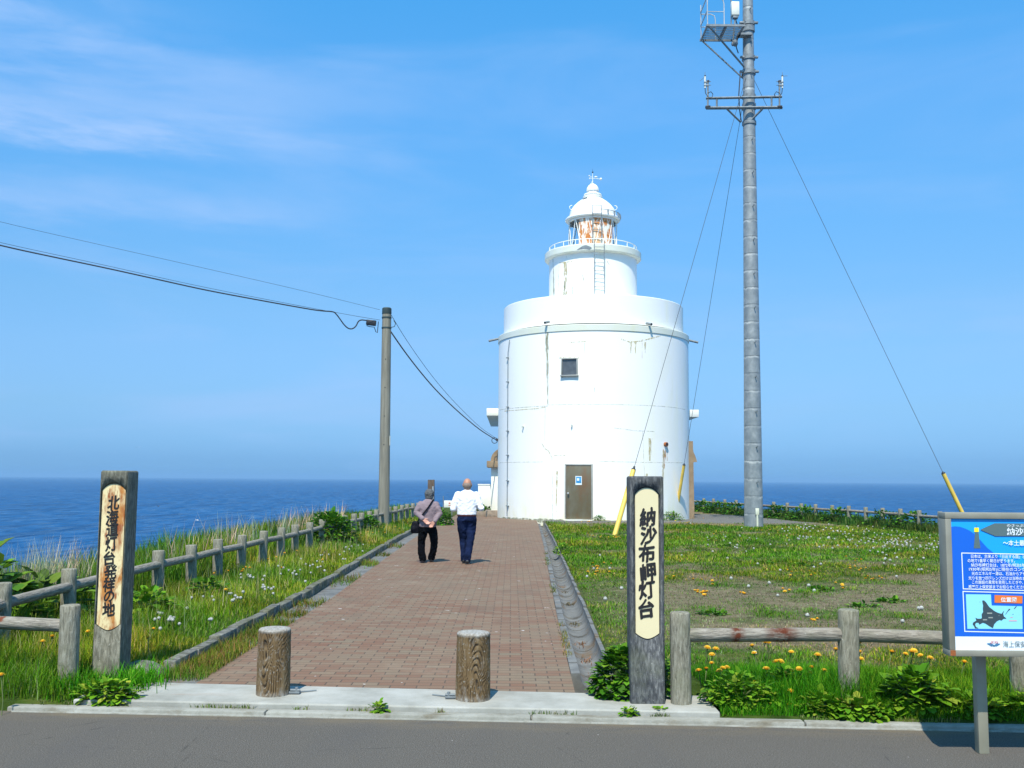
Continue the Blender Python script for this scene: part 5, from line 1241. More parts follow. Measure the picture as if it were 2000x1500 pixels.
hand(b, WR[1] + Vector((-.012, -.012, -.012)), (-.55, -.12, -.80), (.0, -1, -.2), (-.8, -.1, .55), .5, .95)
remesh(off(b, wo_), 'body', M['skin_f'], wom, .0058, 3)
b = MB()
for s_ in (-1, 1): b.sph(wo_ + hc + Vector((s_ * .029, .091, .008)), .0105, 10, 8)
b.build('eyes', M['eye'], wom)
b = MB()
loft(b, [(-.008, 0, .675, .158, .130), (-.006, 0, .70, .168, .136), (0, -.005, .80, .166, .134), (0, -.015, .95, .166, .130), (0, -.02, 1.06, .176, .122), (0, -.012, 1.13, .152, .098), (.003, .005, 1.175, .098, .076), (.006, .018, 1.205, .066, .062)])
for s_ in (-1, 1): limb(b, [(s_ * .142, -.012, 1.098), (s_ * .192, -.045, 1.02), EL[s_], EL[s_] * .45 + WR[s_] * .55, WR[s_] * .95 + EL[s_] * .05], [.068, .060, .056, .048, .042])
remesh(off(b, wo_), 'jacket', M['jacket'], wom, .008, 4, .008)
b = MB(); loft(b, [(-.005, 0, .58, .158, .118), (-.005, 0, .64, .160, .124), (-.005, 0, .70, .152, .120), (-.005, 0, .72, .150, .118)])
for s_ in (-1, 1): limb(b, [(s_ * .082, 0, .62), (s_ * .112, .01, .48), KN[s_] + Vector((s_ * -.004, 0, 0)), KN[s_] * .5 + AN[s_] * .5 + Vector((s_ * .012, -.02, 0)), AN[s_] + Vector((0, -.012, .0))], [.092, .080, .070, .068, .071])
remesh(off(b, wo_), 'trousers', M['trousers'], wom, .008, 3, .008)
for s_ in (-1, 1):
    b = MB(); A = AN[s_]; limb(b, [A + Vector((0, -.04, -.034)), A + Vector((0, .05, -.038)), A + Vector((0, .135, -.046))], [.038, .038, .030])
    b.box(A + Vector((0, .05, -.066)), (.074, .235, .016), None, .005); remesh(off(b, wo_), 'shoe', M['shoe'], wom, .006, 2)
b = MB(); b.sph(hc + Vector((0, -.014, .018)), (.089, .098, .098), 24, 16); b.sph(hc + Vector((0, -.035, -.045)), (.080, .068, .065), 20, 12)
gh = np.random.default_rng(3)
for k in range(60):
    u_ = gh.normal(size=3); u_ /= np.linalg.norm(u_)
    if u_[1] < .35 and u_[2] > -.6: b.sph(hc + Vector((u_[0] * .083, -.016 + u_[1] * .092, .016 + u_[2] * .092)), .015, 8, 6)
remesh(off(b, wo_), 'hair', M['hair_grey'], wom, .006, 2)
# bag with its strap across the back
bg_o = wo_ + Vector((-.245, -.02, .56)); bagt = thing('shoulder_bag', 'small black shoulder bag hanging at the left hip of the woman', 'bag', bg_o)
b = MB(); loft(b, [(-.245, -.02, .555, .060, .045), (-.245, -.02, .575, .085, .062), (-.24, -.02, .66, .090, .068), (-.235, -.02, .75, .074, .058), (-.23, -.02, .785, .045, .036)], 20, 2.8); b.sph((-.262, -.06, .64), (.06, .05, .065))
remesh(off(b, wo_), 'pouch', M['bag'], bagt, .008, 2)
def strap(pts, wd=.028):
    vs8 = []; b = MB()
    P = [Vector(p) for p in pts]; Q = []
    k = len(P)
    for i in range(k - 1):
        p0 = P[max(i - 1, 0)]; p1 = P[i]; p2 = P[i + 1]; p3 = P[min(i + 2, k - 1)]
        for s_ in range(5):
            t = s_ / 5; Q.append(.5 * ((2 * p1) + (p2 - p0) * t + (2 * p0 - 5 * p1 + 4 * p2 - p3) * t * t + (3 * p1 - p0 - 3 * p2 + p3) * t ** 3))
    Q.append(P[-1]); cc = Vector((0, 0, 0))
    fs8 = []
    for i, q in enumerate(Q):
        t = (Q[min(i + 1, len(Q) - 1)] - Q[max(i - 1, 0)]).normalized(); o_ = Vector((q.x, q.y, 0)) - Vector((0, -.0, 0)); o_ = (o_ - t * o_.dot(t)).normalized() if o_.length > .03 else Vector((0, -1, 0))
        s_ = t.cross(o_).normalized() * wd / 2
        vs8 += [q - s_, q + s_, q + s_ + o_ * .006, q - s_ + o_ * .006]
    n_ = len(Q)
    for i in range(n_ - 1):
        for j in range(4): fs8.append((4 * i + j, 4 * i + (j + 1) % 4, 4 * i + 4 + (j + 1) % 4, 4 * i + 4 + j))
    fs8 += [(3, 2, 1, 0), (4 * n_ - 4, 4 * n_ - 3, 4 * n_ - 2, 4 * n_ - 1)]
    b.add(vs8, fs8); return off(b, wo_)
strap([(-.19, -.085, .78), (-.155, -.118, .84), (-.085, -.156, .925), (-.01, -.160, 1.02), (.055, -.140, 1.12), (.088, -.085, 1.178), (.094, -.01, 1.195), (.085, .06, 1.15), (.04, .128, 1.04), (-.06, .145, .92), (-.15, .110, .82), (-.215, .035, .77)]).build('strap', M['bag'], bagt)
# ------------------------------------------------------------------ vegetation
def pick(n, cols, wts=None):
    cols = np.array(cols); i = rng.choice(len(cols), n, p=wts); c = cols[i]
    return np.clip(c * (1 + rng.normal(0, .16, (n, 1))) * (1 + rng.normal(0, .05, (n, 3))), .004, .9)
BT = np.array([(-.5, 0, 0), (.5, 0, 0), (.36, .10, .55), (-.36, .10, .55), (0, .42, 1.0)]); BF = [(0, 1, 2, 3), (3, 2, 4)]
def blades(name, lab, x, y, h, wd, cols, wts, lean=.5, mat='grass', zoff=0.0, z=None, cat='grass'):
    n = len(x); zz = (land(x, y)[0] if z is None else z) - .01 + zoff
    ls = rng.uniform(.3, 1.3, n) * lean
    R = rotz(rng.uniform(0, 2 * math.pi, n))
    S = np.stack([wd, h * ls * 1.6, h * np.sqrt(np.clip(1 - (ls * .5) ** 2, .2, 1))], -1)
    tn = pick(n, cols, wts); pt = fbm(x * 1.1, y * .9, 91)[:, None]; p2 = fbm(x * .6 + 40, y * .8, 95)[:, None]
    tn = tn * (.50 + .90 * pt); tn = np.clip(tn * (1 + np.array([[.55, .12, .2]]) * np.clip((p2 - .5) * 4, -.6, 1)), .003, .8)
    me = inst(name, BT, BF, np.stack([x, y, zz], -1), R, S, tn)
    o = link(name, me, M[mat]); return tag(o, lab, cat, None, 'stuff')
def field(rho0, y0, y1, xf0, xf1, p=1.6, ref=8.0):
    X = []; Y = []
    y = y0
    while y < y1:
        ym = y + .25; a, b_ = float(xf0(ym)), float(xf1(ym))
        n = int(rho0 * (ref / max(ym, ref)) ** p * max(b_ - a, 0) * .5)
        X.append(rng.uniform(a, b_, n)); Y.append(rng.uniform(y, y + .5, n)); y += .5
    return np.concatenate(X), np.concatenate(Y)
GREEN = [(.065, .170, .005), (.105, .235, .007), (.165, .285, .010), (.225, .245, .030), (.34, .29, .09)]
LUSH = [(.036, .150, .004), (.066, .220, .006), (.112, .29, .009), (.19, .31, .02)]
far = lambda y, k=9.0: np.maximum(1, y / k)
# lawn
x, y = field(3000, 8.0, 48, lambda y: xgo(y) + .02, lambda y: cl_r(y) + .5, 1.5)
s_ = soil(x, y); tuft = fbm(x * 3.1, y * 2.4, 31)
keep = rng.uniform(0, 1, len(x)) > np.clip(s_ * .80, 0, 1)
keep &= rng.uniform(0, 1, len(x)) > gravel(x, y) * .93
keep &= ~((np.hypot(x - CX, y - CY) < R0 + .15)) & ~((x < 9) & (y > 38))
keep &= y > yk(x) + .3
x, y, tuft, s_ = x[keep], y[keep], tuft[keep], s_[keep]
h = (.020 + .050 * np.clip((tuft - .3) * 2.2, 0, 1)) * rng.uniform(.6, 1.4, len(x)) * (1 - .4 * s_)
blades('lawn_grass', 'short patchy green grass covering the lawn', x, y, h * np.minimum(far(y, 14), 1.6), .0055 * far(y, 8) * rng.uniform(.7, 1.3, len(x)), GREEN, [.26, .28, .19, .17, .10], 1.3)
x, y = field(1700, 8.0, 36, lambda y: xgo(y) + .1, lambda y: cl_r(y) - 1, 1.6)
s_ = soil(x, y); k = (rng.uniform(0, 1, len(x)) < .30 + s_) & (y > yk(x) + .6); x, y = x[k], y[k]
blades('lawn_thatch', 'dead straw coloured grass lying in the worn parts of the lawn', x, y, rng.uniform(.015, .04, len(x)), .006 * far(y, 9), [(.30, .25, .13), (.22, .18, .09), (.38, .33, .18), (.20, .21, .06)], [.3, .3, .2, .2], 1.2, 'dry')
# front right strip, tall and lush
n = 48000; x = rng.uniform(1.47, 5.5, n); y = yk(x) + .03 + rng.uniform(0, 1, n) ** 1.15 * 1.35
h = rng.uniform(.07, .30, n) * np.clip(1.2 - (y - yk(x)) * .62, .25, 1) * (.65 + .7 * fbm(x * 2.2, y * 2.2, 41)) * np.clip((y - yk(x)) * 5, .45, 1)
blades('tall_grass', 'tall lush grass under the near log rail fence', x, y, h, rng.uniform(.003, .006, n), LUSH, [.34, .34, .20, .12], 1.0)
# left verge
x, y = field(3800, 7.0, 42, lambda y: -4.9 - 2 * (y < 8), lambda y: xko(y) + .045, 1.5)
k = (y > yk(x) + .03) & ~((x > -3.14) & (y < 7.75)); x, y = x[k], y[k]
t_ = fbm(x * 1.6, y * 1.2, 51); edge = np.clip((xko(y) - x + .05) / .7, .45, 1)
h = (.06 + .19 * t_) * rng.uniform(.5, 1.4, len(x)) * edge * np.where(y < 9.5, 1.15, 1)
blades('verge_grass', 'green verge grass between the kerb stones and the left fence', x, y, h, .005 * far(y, 9) * rng.uniform(.7, 1.3, len(x)), [(.08, .185, .006), (.13, .24, .009), (.20, .275, .015), (.30, .30, .035), (.42, .37, .15)], [.25, .29, .24, .15, .07], .95)
# beyond the left fence
x, y = field(1500, 7.6, 44, lambda y: cl_l(y) - 1.6, lambda y: -4.5 + .02 * max(0, y - 20), 1.35)
t_ = fbm(x * .9, y * .7, 61); h = (.20 + .36 * t_) * rng.uniform(.6, 1.35, len(x))
blades('cliff_grass', 'tall wild grass on the cliff edge beyond the left fence', x, y, h, .009 * far(y, 9) * rng.uniform(.7, 1.3, len(x)), [(.06, .15, .008), (.10, .20, .010), (.15, .24, .016), (.26, .28, .06)], [.32, .34, .22, .12], .6)
# beyond the right fence
x, y = field(420, 22, 56, lambda y: cl_r(y) - 3.0, lambda y: cl_r(y) + 2.2, .5, 30)
k = ~((x < 9) & (y < 49)); x, y = x[k], y[k]; t_ = fbm(x * .8, y * .8, 71)
fx_ = np.interp(y, [p[1] for p in Rp[::-1]], [p[0] for p in Rp[::-1]])
h = np.where(x > fx_ - .7, .10 + .26 * t_, .08) * rng.uniform(.6, 1.4, len(x)); k = x > fx_ - 1.1; x, y, h = x[k], y[k], h[k]
blades('cliff_grass', 'dark wild grass along the far fence on the right cliff edge', x, y, h, .03 * rng.uniform(.7, 1.3, len(x)), [(.035, .085, .012), (.055, .115, .014), (.09, .14, .02), (.16, .16, .05)], [.34, .36, .2, .1], .6)
# dry stalks against the sea
X = []; Y = []
for (px, py, Y0, n_, sx_) in ((30, 1080, 10.5, 40, .4), (75, 1085, 10.4, 70, .35), (120, 1085, 10.6, 260, .5), (165, 1080, 11, 220, .5), (430, 1040, 17.5, 60, .7), (470, 1030, 19, 90, .7), (560, 1015, 23, 110, .9), (600, 1010, 25, 100, .8), (660, 995, 29, 70, .9), (360, 1060, 14.5, 50, .7)):
    c = D(px, py, Y0); X.append(rng.normal(c.x, sx_ * .5, n_)); Y.append(rng.normal(Y0, .5, n_))
x = np.concatenate(X); y = np.concatenate(Y); x = np.minimum(x, -5.0)
blades('dry_grass', 'pale dry grass stalks standing against the sea beyond the left fence', x, y, rng.uniform(.5, .95, len(x)), rng.uniform(.005, .009, len(x)) * far(y, 10), [(.42, .36, .22), (.33, .29, .18), (.5, .45, .3)], [.4, .35, .25], .55, 'dry')
# yellow-green stalks on the verge
x = rng.uniform(-4.3, -3.2, 900); y = 8.3 + rng.uniform(0, 1, 900) ** 1.5 * 22
blades('verge_stalks', 'thin yellowing stalks scattered through the left verge', x, y, rng.uniform(.2, .42, 900), rng.uniform(.003, .005, 900) * far(y, 9), [(.36, .33, .10), (.30, .30, .08), (.45, .38, .2)], [.4, .4, .2], .5, 'dry')
# weeds growing in the left gutter
X = []; Y = []
for yc, sp, n_ in ((8.2, .2, 1300), (8.7, .2, 1300), (9.3, .25, 1500), (10.1, .25, 1200), (10.9, .2, 800), (11.7, .12, 350), (12.7, .22, 450), (15.6, .35, 420), (18.6, .25, 350), (20.8, .2, 150), (23.5, .3, 150)):
    yy = rng.normal(yc, sp, n_); X.append(rng.uniform(xko(yy) + .06, xpl(yy) + .02)); Y.append(yy)
x = np.concatenate(X); y = np.concatenate(Y); k = y > 7.95; x, y = x[k], y[k]
blades('gutter_weeds', 'olive and brownish weeds sprouting from the left gutter', x, y, rng.uniform(.03, .12, len(x)) * (.6 + .8 * fbm(x * 3, y * 3, 7)), .005 * far(y, 9), [(.12, .17, .015), (.22, .20, .05), (.24, .13, .05), (.08, .17, .01)], [.32, .22, .14, .32], 1.1, z=np.full(len(x), .05))
x = rng.uniform(.0, 1, 1800); y = 8.0 + rng.uniform(0, 1, 1800) ** 1.6 * 14; cl_ = fbm(y * 1.3, y * 0, 5) > .52; y = y[cl_]; x = xpr(y) - .03 + .09 * x[cl_]
blades('gutter_weeds', 'small weeds in the joint between brick path and drain', x, y, rng.uniform(.02, .06, len(x)), .005 * far(y, 9), [(.15, .16, .03), (.26, .18, .08), (.13, .17, .02)], [.4, .3, .3], .9, z=np.full(len(x), .05))
yy = np.concatenate([rng.normal(c_, .10, 90) for c_ in (8.8, 9.6, 10.5, 12.0, 13.9, 15.2, 16.0)]); xx = (xpr(yy) + .09 + xgo(yy)) / 2 + rng.normal(0, .05, len(yy))
blades('gutter_weeds', 'brown dead debris lying in the drain channel', xx, yy, rng.uniform(.01, .035, len(xx)), .007 * far(yy, 9), [(.17, .10, .05), (.24, .15, .07), (.12, .08, .04)], [.4, .3, .3], 1.3, 'dry', z=np.full(len(xx), -.065))
# tufts in the kerb joint
n = 3600; x = rng.uniform(-3.4, 3.4, n); k = fbm(x * 4.7, x * 0, 15) > .56 + rng.uniform(0, .12, n); x = x[k]; y = yk(x) + rng.uniform(-.03, .035, len(x))
blades('kerb_weeds', 'little weeds growing in the joint of the road kerb', x, y, rng.uniform(.012, .045, len(x)), np.full(len(x), .006), [(.10, .15, .02), (.17, .19, .04), (.24, .19, .09)], [.4, .35, .25], 1.0, z=np.full(len(x), .035))
n = 900; x = np.concatenate([rng.normal(-3.15, .16, 500), rng.normal(-2.86, .10, 400)]); y = np.concatenate([rng.normal(7.48, .10, 500), rng.normal(7.72, .16, 400)]); k = y > yk(x) + .02; x, y = x[k], y[k]
blades('foot_grass', 'grass tuft spreading round the foot of the left sign post', x, y, rng.uniform(.08, .24, len(x)), rng.uniform(.006, .012, len(x)), LUSH, [.25, .35, .28, .12], .9, z=np.full(len(x), .04))
# leafy plants
LT = np.array([(0, 0, 0), (-.42, .34, .08), (.42, .34, .08), (0, .36, 0), (-.36, .72, .05), (.36, .72, .05), (0, .74, -.03), (0, 1.0, -.10), (-.26, .06, .03), (.26, .06, .03)])
LF = [(0, 3, 1, 8), (0, 9, 2, 3), (1, 3, 6, 4), (3, 2, 5, 6), (4, 6, 7), (6, 5, 7)]
def foliage(name, c, rx, ry, h, n, size, cols, wts, shell=.5):
    n = int(n * 2.0) if size < .2 else n; size = size * .72 if size < .2 else size
    u_ = rng.normal(size=(n, 3)); u_[:, 2] = np.abs(u_[:, 2]); u_ /= np.linalg.norm(u_, axis=1, keepdims=True)
    r = rng.uniform(shell, 1, n) ** .6; lump = .75 + .5 * fbm(u_[:, 0] * 2.2 + 9, u_[:, 1] * 2.2 + u_[:, 2] * 3, int(abs(c[0] * 100)) % 97)
    pos = np.stack([c[0] + u_[:, 0] * r * rx * lump, c[1] + u_[:, 1] * r * ry * lump, c[2] + u_[:, 2] * r * h * lump], -1)
    az = np.arctan2(u_[:, 1], u_[:, 0]) - math.pi / 2 + rng.normal(0, .6, n); tl = np.arcsin(np.clip(u_[:, 2], 0, 1)) * .8 - .35 + rng.normal(0, .35, n)
    Rm = np.einsum('nij,njk->nik', rotz(az), rotx(tl)); sz = size * rng.uniform(.6, 1.3, n)
    return inst(name, LT, LF, pos, Rm, np.stack([sz * .95, sz, sz], -1), pick(n, cols, wts))
DG = [(.034, .125, .006), (.058, .18, .008), (.10, .24, .012), (.16, .29, .02)]
MG = [(.07, .19, .008), (.12, .265, .011), (.19, .33, .018), (.28, .36, .035)]
def plant(name, lab, c, rx, ry, h, n, size, cols=DG, wts=(.3, .35, .25, .1), shell=.5, grp=None, cat='plant'):
    c = (c[0], c[1], float(c[2]) if len(c) > 2 else float(land(c[0], c[1])[0]))
    r = thing(name, lab, cat, c, grp)
    me = foliage('foliage', (0, 0, 0), rx, ry, h, n, size, cols, list(wts), shell); link('foliage', me, M['leaf'], r)
    b = MB()
    for k in range(7):
        q = 2 * math.pi * k / 7; b.tube([(0, 0, -.05), (rx * .25 * math.cos(q), ry * .25 * math.sin(q), h * .4), (rx * .5 * math.cos(q + .3), ry * .5 * math.sin(q + .3), h * .7)], [.008, .006, .004], 5)
    o = b.build('stems', M['stem'], None); o.parent = r
    return r
g0 = 'leafy plants by the kerb and fences'
plant('leafy_shrub', 'dense round green shrub with oval leaves against the left of the dark sign post', (.83, 7.46, .05), .21, .22, .36, 420, .085, DG, (.22, .38, .3, .1), .6, g0, 'shrub')
plant('leafy_plant', 'broad leaved dark plant just right of the nearest log post', (1.64, 7.20), .27, .20, .21, 260, .062, MG, (.3, .4, .25, .05), .4, g0)
plant('leafy_plant', 'small leafy tuft squeezed between sign post and log post', (1.14, 7.45), .13, .12, .26, 110, .07, DG, (.3, .4, .2, .1), .4, g0)
plant('leafy_plant', 'large jagged leaved plant beneath the right log rail, second bay', (2.84, 7.06), .24, .15, .29, 200, .11, MG, (.4, .36, .18, .06), .3, g0)
for i, (px, lab_, w_, n_, cl_) in enumerate(((1600, 'low lobed leaf plants creeping onto the kerb right of the concrete apron', .13, 120, MG), (1670, 'yellowing creeping plant on the kerb, middle of the low row', .17, 150, [(.14, .2, .02), (.26, .27, .05), (.32, .28, .06), (.10, .18, .02)]), (1735, 'green creeping plant on the kerb beside the jagged leaved plant', .15, 120, MG), (1850, 'creeping kerb plant just left of the information board post', .18, 150, MG), (1975, 'creeping kerb plant right of the information board post', .20, 160, DG))):
    c = G(px, 1402, .03); plant('creeping_plant', lab_, (c.x, c.y + .05, .03), w_, .09, .12, n_, .05, cl_, (.25, .35, .3, .1), .3, g0)
for cx_, cy_, rx_, h_, n_, lab_ in ((2.18, 7.08, .16, .11, 110, 'low leafy weeds before the second log post, among the dandelions'), (2.42, 6.98, .22, .10, 150, 'pale green weeds spreading along the kerb under the second log post'), (3.25, 6.98, .22, .14, 170, 'dense leafy weeds left of the information board post'), (3.65, 7.0, .24, .16, 170, 'dense leafy weeds right of the information board post'), (2.05, 7.5, .2, .16, 130, 'leafy weeds behind the first log rail')):
    plant('leafy_plant', lab_, (cx_, cy_), rx_, .14, h_, n_, .075, MG, (.3, .38, .24, .08), .3, g0)
for px, py, lab_ in ((1230, 1400, 'tiny leafy weed on the kerb below the dark sign post'), (1290, 1397, 'small dandelion leaf rosette on the kerb right of the dark sign'), (740, 1392, 'tiny weed on the kerb between the two bollards')):
    c = G(px, py, .03); plant('kerb_weed', lab_, (c.x, c.y + .03, .03), .06, .04, .06, 30, .045, MG, (.25, .35, .3, .1), .2, g0)
c = G(205, 1372, .04); plant('leafy_plant', 'clump of low green leaves at the foot of the left sign post', (c.x, c.y + .05, .04), .24, .12, .14, 190, .07, MG, (.25, .35, .3, .1), .3, g0)
plant('leafy_plant', 'butterbur with very large pale green leaves beyond the left fence at the photo edge', (-5.12, 9.6), .50, .45, .82, 170, .21, [(.08, .18, .012), (.115, .22, .016), (.15, .25, .025)], (.35, .4, .25), .75, g0)
plant('leafy_plant', 'second large leaved plant lower beside the pale butterbur', (-4.85, 10.35), .5, .45, .50, 110, .20, [(.06, .15, .012), (.09, .19, .016), (.13, .22, .025)], (.35, .4, .25), .6, g0)
plant('leafy_plant', 'broad leaf clump in the verge just right of the left sign post', (-3.95, 10.9), .28, .28, .30, 120, .12, MG, (.35, .35, .22, .08), .5, g0)
plant('leafy_plant', 'smaller broad leaf clump behind the first verge clump', (-3.85, 12.6), .24, .24, .25, 100, .11, DG, (.3, .35, .25, .1), .5, g0)
c = Vector((-4.1, 22.8, .07)); plant('leafy_shrub', 'big dark green bush swallowing the left fence midway along', (c.x - .05, c.y, .07), .62, .9, .80, 900, .13, DG, (.34, .36, .22, .08), .55, g0, 'shrub')
plant('leafy_shrub', 'small dark bush by the utility pole foot', (-3.95, 27.5), .4, .5, .5, 320, .12, DG, (.3, .36, .24, .1), .5, g0, 'shrub')
plant('leafy_shrub', 'dark bush beside the man, below the small white notice', (-2.55, 34.6, .07), .52, .7, .55, 500, .13, DG, (.34, .36, .22, .08), .5, g0, 'shrub')
plant('leafy_shrub', 'low dark bush in front of the white boundary wall', (-1.25, 43.6, .07), .42, .5, .42, 260, .14, DG, (.4, .36, .2, .04), .5, g0, 'shrub')
plant('leafy_plant', 'small leafy clump in the far end of the drain channel', (1.12, 21.5), .20, .35, .22, 170, .07, MG, (.3, .36, .24, .1), .4, g0)
plant('leafy_plant', 'small green clump at the lighthouse wall right of the door', (3.35, 37.75), .25, .2, .2, 110, .08, DG, (.3, .36, .24, .1), .4, g0)
plant('leafy_shrub', 'green tuft at the lighthouse foot by the thin yellow guard tube', (6.3, 39.0), .5, .35, .32, 200, .10, MG, (.3, .36, .24, .1), .4, g0, 'shrub')
k = 0
for px, Y0, w_ in ((1372, 50.2, .9), (1405, 48.3, .8), (1440, 46.4, .9), (1520, 42.6, .7), (1575, 40.3, .9), (1640, 38.0, .7), (1730, 35.2, .8), (1785, 33.4, .9)):
    c = D(px, 1005, Y0 - .4); plant('fence_shrub', 'dark leafy growth along the far right fence', (c.x, c.y, float(land(c.x, c.y)[0])), w_, .6, .55, 260, .16, DG, (.4, .36, .2, .04), .4, 'dark growth along the far right fence', 'shrub')
for px, py in ((1390, 1205), (1600, 1157), (1690, 1190), (1500, 1105), (1560, 1107), (1740, 1180), (1420, 1070)):
    c = G(px, py, .06); plant('lawn_weed', 'flat dark green weed rosette in the worn lawn', (c.x, c.y, .06), .30, .16, .07, 90, .07, DG, (.3, .4, .2, .1), .3, 'weed rosettes in the worn lawn')
# a few stones in the verge by the path start
b = MB(); bm = bmesh.new(); bmesh.ops.create_icosphere(bm, subdivisions=3, radius=1)
for v in bm.verts: v.co *= 1 + .22 * (float(fbm(v.co.x * 1.5 + 3, v.co.y * 1.5 + v.co.z * 1.3, 8)) - .5) * 2
bm.verts.index_update(); b.add([(v.co.x * .20 - 2.98, v.co.y * .13 + 8.15, v.co.z * .10 + .06) for v in bm.verts], [[v.index for v in f.verts] for f in bm.faces]); bm.free()
tag(b.build('stone', M['kerb']), 'half buried grey stone where the kerb stones begin', 'stone')
# dandelions
def star(b, r, n, z, cup, c=(0, 0, 0), mi=0):
    vs9 = [(c[0], c[1], c[2] + z)]
    for j in range(2 * n):
        q = math.pi * j / n; rr_ = r if j % 2 == 0 else r * .72; vs9.append((c[0] + rr_ * math.cos(q), c[1] + rr_ * math.sin(q), c[2] + z + cup * (rr_ / r)))
    b.add(vs9, [(0, 1 + j, 1 + (j + 1) % (2 * n)) for j in range(2 * n)], mi)
def head_mesh(name='flower_head'):
    b = MB(); star(b, .024, 16, -.002, .004); star(b, .020, 14, .004, .004); star(b, .014, 12, .009, .003); b.sph((0, 0, .004), (.012, .012, .010), 8, 5)
    me = b.mesh(name, fix=False); me.materials.append(M['flower']); return me
HEAD = head_mesh()
def stem_mesh(h, name='dandelion'):
    b = MB(); b.tube([(0, 0, -h), (.01, .005, -h * .5), (0, 0, 0)], [.003, .003, .0035], 5); b.sph((0, 0, -.004), (.009, .009, .008), 8, 5); me = b.mesh(name); me.materials.append(M['stem']); return me
STEMS = [stem_mesh(h) for h in (.10, .22, .34)]
def clock_mesh():
    b = MB(); g = np.random.default_rng(5)
    for k in range(90):
        u_ = g.normal(size=3); u_ /= np.linalg.norm(u_); u_ = Vector(u_); t = u_.orthogonal().normalized(); t = Matrix.Rotation(g.uniform(0, 6), 3, u_) @ t; s_ = u_.cross(t)
        p = u_ * .021; b.add([p + t * .006, p - t * .003 + s_ * .005, p - t * .003 - s_ * .005, u_ * .004], [(0, 1, 2), (0, 1, 3)], 0)
    b.sph((0, 0, 0), .016, 8, 6, 0); me = b.mesh('seed_head', fix=False); me.materials.append(M['clock']); return me
CLOCK = clock_mesh()
DL = []
def dand(p, lab, grp, si, near, kind='flower', sc=1.0): DL.append((p, lab, grp, si, near, kind, sc))
def plant_dandelions():
    for kind in ('flower', 'clock'):
        lst = sorted([d for d in DL if d[5] == kind], key=lambda d: d[0].y)
        for p, lab, grp, si, near, k_, sc in lst[:290]:
            nm = 'dandelion' if kind == 'flower' else 'dandelion_clock'
            o = bpy.data.objects.new(nm, STEMS[si]); COL.objects.link(o); o.location = p
            o.rotation_euler = (random.uniform(-.2, .5) * .6, random.uniform(-.25, .25), random.uniform(0, 6)); o.scale = (sc, sc, 1)
            tag(o, lab, 'dandelion' if kind == 'flower' else 'seed head', grp)
            h = bpy.data.objects.new('flower_head' if kind == 'flower' else 'seed_head', HEAD if kind == 'flower' else CLOCK); COL.objects.link(h); h.parent = o; h.scale = (1, 1, sc)
        rest = lst[290:]
        if rest:
            b = MB()
            for p, lab, grp, si, near, k_, sc in rest: b.sph(p, .022 * sc, 8, 5); b.cyl(p - Vector((0, 0, .1)), p, .003, n=4)
            tag(b.build('distant_dandelions', M['flower' if kind == 'flower' else 'clock']), 'mass of far white seed heads and flowers dotting the back of the lawn', 'dandelions', None, 'stuff')
near_f = [(1100 + x / 2.42, 880 + y / 2.42) for x, y in [(682, 932), (722, 938), (703, 965), (677, 1032), (738, 1043), (755, 1028), (775, 1025), (640, 1040), (702, 1005), (893, 922), (955, 907), (903, 957), (915, 1092), (945, 1118), (960, 1032)]]
near_f += [(1500 + x / 2.42, 880 + y / 2.42) for x, y in [(320, 940), (265, 1040), (177, 1112), (107, 1137), (102, 1203), (172, 1210), (80, 1050), (107, 1043), (60, 998), (147, 1033), (200, 1052), (235, 1150), (235, 967), (205, 1025), (40, 998), (585, 952), (650, 962), (678, 950), (690, 947), (720, 968), (768, 980), (928, 1000), (898, 1112), (436, 905), (440, 985), (432, 952), (110, 952), (0, 905)]]
for px, py in near_f:
    zz = .27 if py < 1290 else .24 if py < 1330 else .15 if py < 1352 else .07
    p = G(px, py, zz); gz = float(land(p.x, p.y)[0])
    si = 2 if zz > .25 else 1 if zz > .2 else 0
    dand(p, 'yellow dandelion flower in the tall grass below the near log rail', 'dandelions below the near log rail', si, True, sc=random.uniform(1.05, 1.45))
left_f = [(x / 2.344, 860 + y / 2.344) for x, y in [(239, 898), (196, 920), (403, 875), (703, 863), (677, 903), (980, 608), (1045, 598), (1110, 600), (1033, 684), (705, 672), (1090, 568), (985, 602), (5, 1075)]] + [(300 + x / 2.5, 900 + y / 2.5) for x, y in [(295, 550), (365, 538), (430, 540), (438, 530), (450, 520), (470, 522), (352, 628), (625, 522), (825, 482), (1045, 347), (1100, 345), (1130, 350), (1070, 352), (1200, 330), (640, 450), (700, 440), (560, 480), (1180, 322), (1240, 300), (600, 470)]]
for px, py in left_f:
    p = G(px, py, .27); dand(p, 'yellow dandelion flower in the left verge grass', 'dandelions in the left verge', 2, True, sc=random.uniform(1.0, 1.3))
def cluster(px, py, sx_, sy_, n, lab, grp, zz=.09, kind='flower', si=0, sc=1.0):
    for _ in range(n):
        p = G(random.gauss(px, sx_), random.gauss(py, sy_), zz)
        if p.x < xgo(p.y) + .1 and px > 1000: continue
        if math.hypot(p.x - CX, p.y - CY) < R0 + .25 or p.y > 50: continue
        dand(p, lab, grp, si, p.y < 12, kind, sc * random.uniform(.85, 1.15))
LY = 'yellow dandelion flower low in the open lawn'; GY = 'dandelions in the open lawn'
